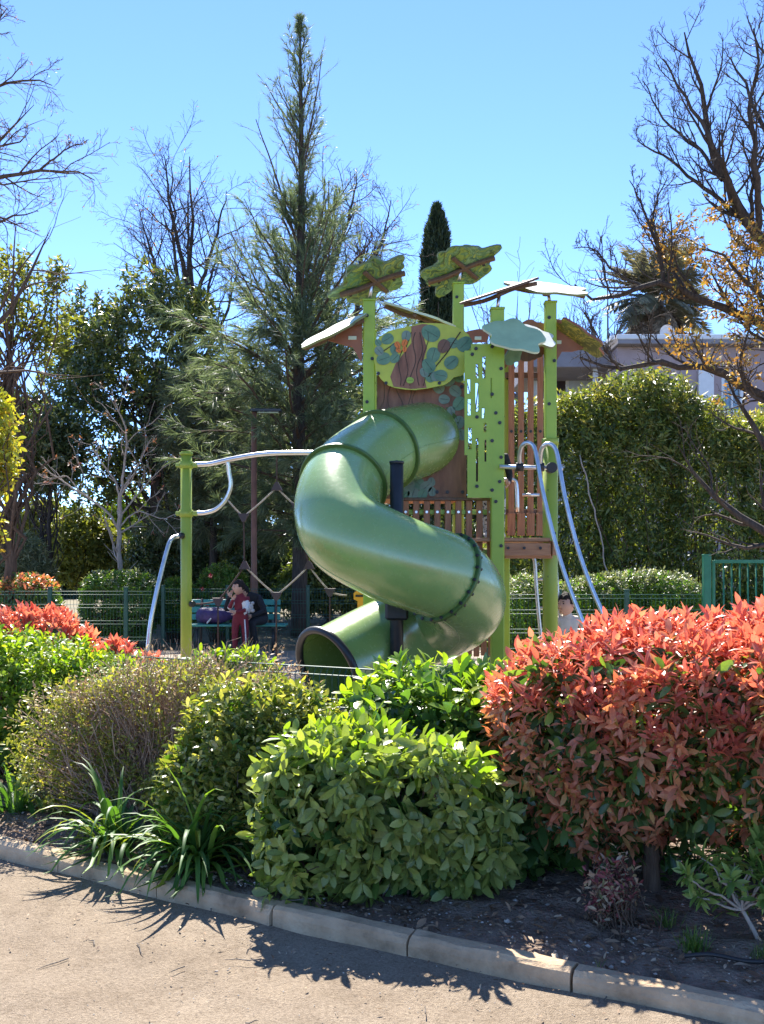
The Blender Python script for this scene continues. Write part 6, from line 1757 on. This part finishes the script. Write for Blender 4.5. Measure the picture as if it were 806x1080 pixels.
# --- tall conifer with feathery grey green foliage
tY = 20.5; cx = P(315, 0, tY)[0]
con = thing('conifer', 'tall feathery grey green conifer with a slender pointed top', 'tree', (cx, tY, 0))
ztop = P(0, 16, tY)[2]
tk = np.array([(cx + .02 * math.sin(z * .9) + .05 * (z / ztop), tY, z) for z in np.linspace(0, ztop, 30)])
mb = MB(); pipe(mb, tk, .155 * (1 - np.linspace(0, 1, 30)) ** .8 + .008, 12); mb.build('trunk', M['bark_dark'], con)
n = 250; zz = P(0, 575, tY)[2] + (ztop - P(0, 575, tY)[2]) * np.linspace(0, .985, n) ** .9
row = CPY - (zz - EYE) / tY * FPX
prof_px = np.interp(row, [0, 40, 100, 160, 220, 270, 330, 400, 470, 540, 600], [2, 6, 27, 38, 48, 62, 86, 118, 138, 120, 80]) * R.uniform(.3, 1.1, n)
el = np.radians(np.interp(row, [0, 150, 300, 450, 600], [66, 58, 44, 28, 12])) + R.normal(0, .12, n)
az = np.arange(n) * 2.4 + R.normal(0, .3, n)
Lr = prof_px * S_(tY) / np.maximum(np.cos(el), .3)
pth = []
keep_ = (row > 340) | (R.random(n) < np.interp(row, [0, 60, 250, 340], [1, .5, .6, .8]))
zz, el, az, Lr, row = zz[keep_], el[keep_], az[keep_], Lr[keep_], row[keep_]; n = len(zz)
d = np.stack([np.cos(az) * np.cos(el), np.sin(az) * np.cos(el), np.sin(el)], 1); pcur = np.stack([np.interp(zz, tk[:, 2], tk[:, 0]), np.full(n, tY), zz], 1)
for k in range(9):
    pth.append(pcur); pcur = pcur + d * (Lr / 8)[:, None]; d = nrm(d + R.normal(0, .06, d.shape) + np.array([0, 0, .05]) - np.array([0, 0, .10]) * (row[:, None] > 380))
pth = np.stack(pth, 1); prd = (.008 + .010 * Lr)[:, None] * np.linspace(1, .25, 9)[None]
bm = MB(); tubes(bm, pth, prd, 5)
s1, r1 = grow(pth, prd, 11, .12, 1.0, 34, 10, .30, .45, 6, .10, .15, .4, .002)
tubes(bm, s1, r1, 3)
bm.build('branches', M['bark_brown'], con)
nm = MB()
def needles(paths, m, ln, spread, droop):
    K = paths.shape[1]
    w = R.integers(0, len(paths), m); t = R.uniform(.1, 1, m) * (K - 1); i = np.minimum(t.astype(int), K - 2); fr = (t - i)[:, None]
    p = paths[w, i] * (1 - fr) + paths[w, i + 1] * fr; tg = nrm(paths[w, i + 1] - paths[w, i])
    ax = nrm(tg + R.normal(0, spread, p.shape) - np.array([0, 0, 1.]) * droop * R.uniform(0, 1, (m, 1)))
    leaves(nm, p, ax, R.normal(0, 1, p.shape) + [0, 0, .5], ln * R.uniform(.6, 1.3, m), T_NEEDLE)
lens = np.linalg.norm(s1[:, -1] - s1[:, 0], axis=1)
rowS = CPY - (s1[:, 0, 2] - EYE) / tY * FPX
up_ = rowS < 260
needles(s1[rowS < 215], 14000, .12, .25, .0)
needles(s1[(rowS >= 215) & (rowS < 330)], 20000, .17, .28, .25)
needles(s1[rowS >= 330], 62000, .24, .32, .6)
nm.build('crown', M['needle'], con)
# a second lower feathery one to the left, weeping
tY = 23.0; cx = P(225, 0, tY)[0]
con2 = thing('conifer', 'lower drooping feathery conifer left of the tall one', 'tree', (cx, tY, 0))
tk = np.array([(cx, tY, z) for z in np.linspace(0, P(0, 400, tY)[2], 12)]); mb = MB(); pipe(mb, tk, np.linspace(.11, .02, 12), 10); mb.build('trunk', M['bark_dark'], con2)
n = 90; zz = P(0, 560, tY)[2] + (tk[-1, 2] - P(0, 560, tY)[2]) * np.linspace(0, .98, n); row = CPY - (zz - EYE) / tY * FPX
Lr = np.interp(row, [400, 430, 480, 560], [25, 60, 80, 70]) * R.uniform(.5, 1.1, n) * S_(tY); el = np.radians(np.interp(row, [400, 480, 560], [50, 30, 10])) + R.normal(0, .15, n); az = np.arange(n) * 2.4
d = np.stack([np.cos(az) * np.cos(el), np.sin(az) * np.cos(el), np.sin(el)], 1); pcur = np.stack([np.full(n, cx), np.full(n, tY), zz], 1); pth = []
for k in range(9):
    pth.append(pcur); pcur = pcur + d * (Lr / 8)[:, None]; d = nrm(d + R.normal(0, .06, d.shape) - np.array([0, 0, .09]))
pth = np.stack(pth, 1); prd = (.007 + .009 * Lr)[:, None] * np.linspace(1, .25, 9)[None]
bm = MB(); tubes(bm, pth, prd, 4); s1, r1 = grow(pth, prd, 10, .15, 1., 38, 10, .33, .45, 6, .1, -.1, .5, .003); tubes(bm, s1, r1, 3); bm.build('branches', M['bark_brown'], con2)
nm = MB(); needles(s1, 30000, .26, .32, .6); nm.build('crown', leaf_mat('pale_casuarina_needle', [(0, (.08, .105, .055)), (.5, (.14, .17, .09)), (1, (.24, .26, .15))], .5, .38, .4, (1.2, 1.25, .7)), con2)

# --- cypress
cY = 46.0; c = P(461, 0, cY); zt_ = P(0, 217, cY)[2]
cyp = thing('cypress', 'dark columnar cypress rising behind the tower', 'tree', (c[0], cY, 0))
m = 15000; t = R.beta(1.3, 1.1, m); z = 2 + t * (zt_ - 2)
hw = 19 * S_(cY) * np.interp(t, [0, .5, .8, .93, 1], [.8, 1.0, .88, .6, .1])
a = R.uniform(0, 6.28, m); rr = hw * R.uniform(.55, 1.04, m) * (1 + .10 * np.sin(a * 5 + z * 2) )
mb = MB(); tp = np.c_[c[0] + rr * np.cos(a), cY + rr * np.sin(a), z]
shoots(mb, tp, np.c_[np.cos(a) * .35, np.sin(a) * .35, np.ones(m)] + R.normal(0, .15, (m, 3)), .3, 4, .26, T_SLIM, 0, 40, 10, 0, .2); mb.build('crown', M['cypress'], cyp)
mb = MB(); pipe(mb, [(c[0], cY, 0), (c[0], cY, zt_ * .5), (c[0], cY, zt_ * .96)], [.25, .18, .03], 8); mb.build('trunk', M['bark_dark'], cyp)

# --- palm beyond the house
pY = 43.0; c = P(692, 318, pY)
palm = thing('palm_tree', 'old palm with a skirt of dead fronds behind the house roof', 'palm', (c[0], pY, 0))
mb = MB(); pipe(mb, [(c[0] + .3, pY, 0), (c[0] + .1, pY, c[2] * .5), (c[0], pY, c[2])], [.42, .36, .34], 12); mb.build('trunk', M['bark_grey'], palm)
def fronds(n, el0, el1, L, mat, name, grav):
    fb = MB(); rb2 = []
    el = np.radians(R.uniform(el0, el1, n)); az = R.uniform(0, 6.28, n); d = np.stack([np.cos(az) * np.cos(el), np.sin(az) * np.cos(el), np.sin(el)], 1)
    p_ = np.tile(c, (n, 1)) + d * .2; pts = [p_]; l = L * R.uniform(.75, 1.15, n)
    for k in range(9): d = nrm(d + np.array([0, 0, -grav])); p_ = p_ + d * (l / 9)[:, None]; pts.append(p_)
    pts = np.stack(pts, 1); tubes(fb, pts, np.tile(np.linspace(.035, .008, 10), (n, 1)), 4)
    m = n * 70; w = np.repeat(np.arange(n), 70); t = np.tile(np.linspace(.12, .99, 70), n) * 9; i = np.minimum(t.astype(int), 8); fr = (t - i)[:, None]
    pp = pts[w, i] * (1 - fr) + pts[w, i + 1] * fr; tg = nrm(pts[w, i + 1] - pts[w, i]); sd = nrm(np.cross(tg, [0, 0, 1.])) * np.where(np.arange(m) % 2, 1, -1)[:, None]
    leaves(fb, pp, nrm(tg * .7 + sd + np.array([0, 0, -.25]) + R.normal(0, .08, pp.shape)), np.cross(tg, sd), .55 * np.sin(np.pi * np.clip(t / 9, .12, .95)) + .12, T_NARROW)
    fb.build(name, mat, palm)
fronds(46, -15, 75, 2.6, M['palm'], 'crown', .10)
fronds(60, -75, -30, 2.3, M['palm_dead'], 'dead_fronds', .14)

# --- far woods closing the view low down
def woods(name, label, px0, px1, ptop, Y, n, mat):
    mb = MB(); m = n
    x = R.uniform(P(px0, 0, Y)[0], P(px1, 0, Y)[0], m); zt = P(0, ptop, Y)[2] * (.75 + .25 * lump(np.c_[x, 0 * x, 0 * x], 5, .35)); z = R.uniform(0, 1, m) ** .8 * zt
    y = Y + R.uniform(-1.5, 1.5, m) * np.sqrt(np.clip(1 - z / zt, .05, 1))
    shoots(mb, np.c_[x, y, z], rvec(m) + [0, -.3, .5], .5, 7, .34, T_SMALL, 0, 85, 30, .2, .5)
    o = mb.build(name, mat); tag(o, label, 'woods', None, 'stuff')
woods('distant_woods', 'dark belt of far trees along the left horizon', -350, 560, 520, 40, 6500, M['oak'])
woods('distant_woods', 'dark belt of far trees along the right horizon', 560, 1250, 440, 52, 5000, M['oak'])
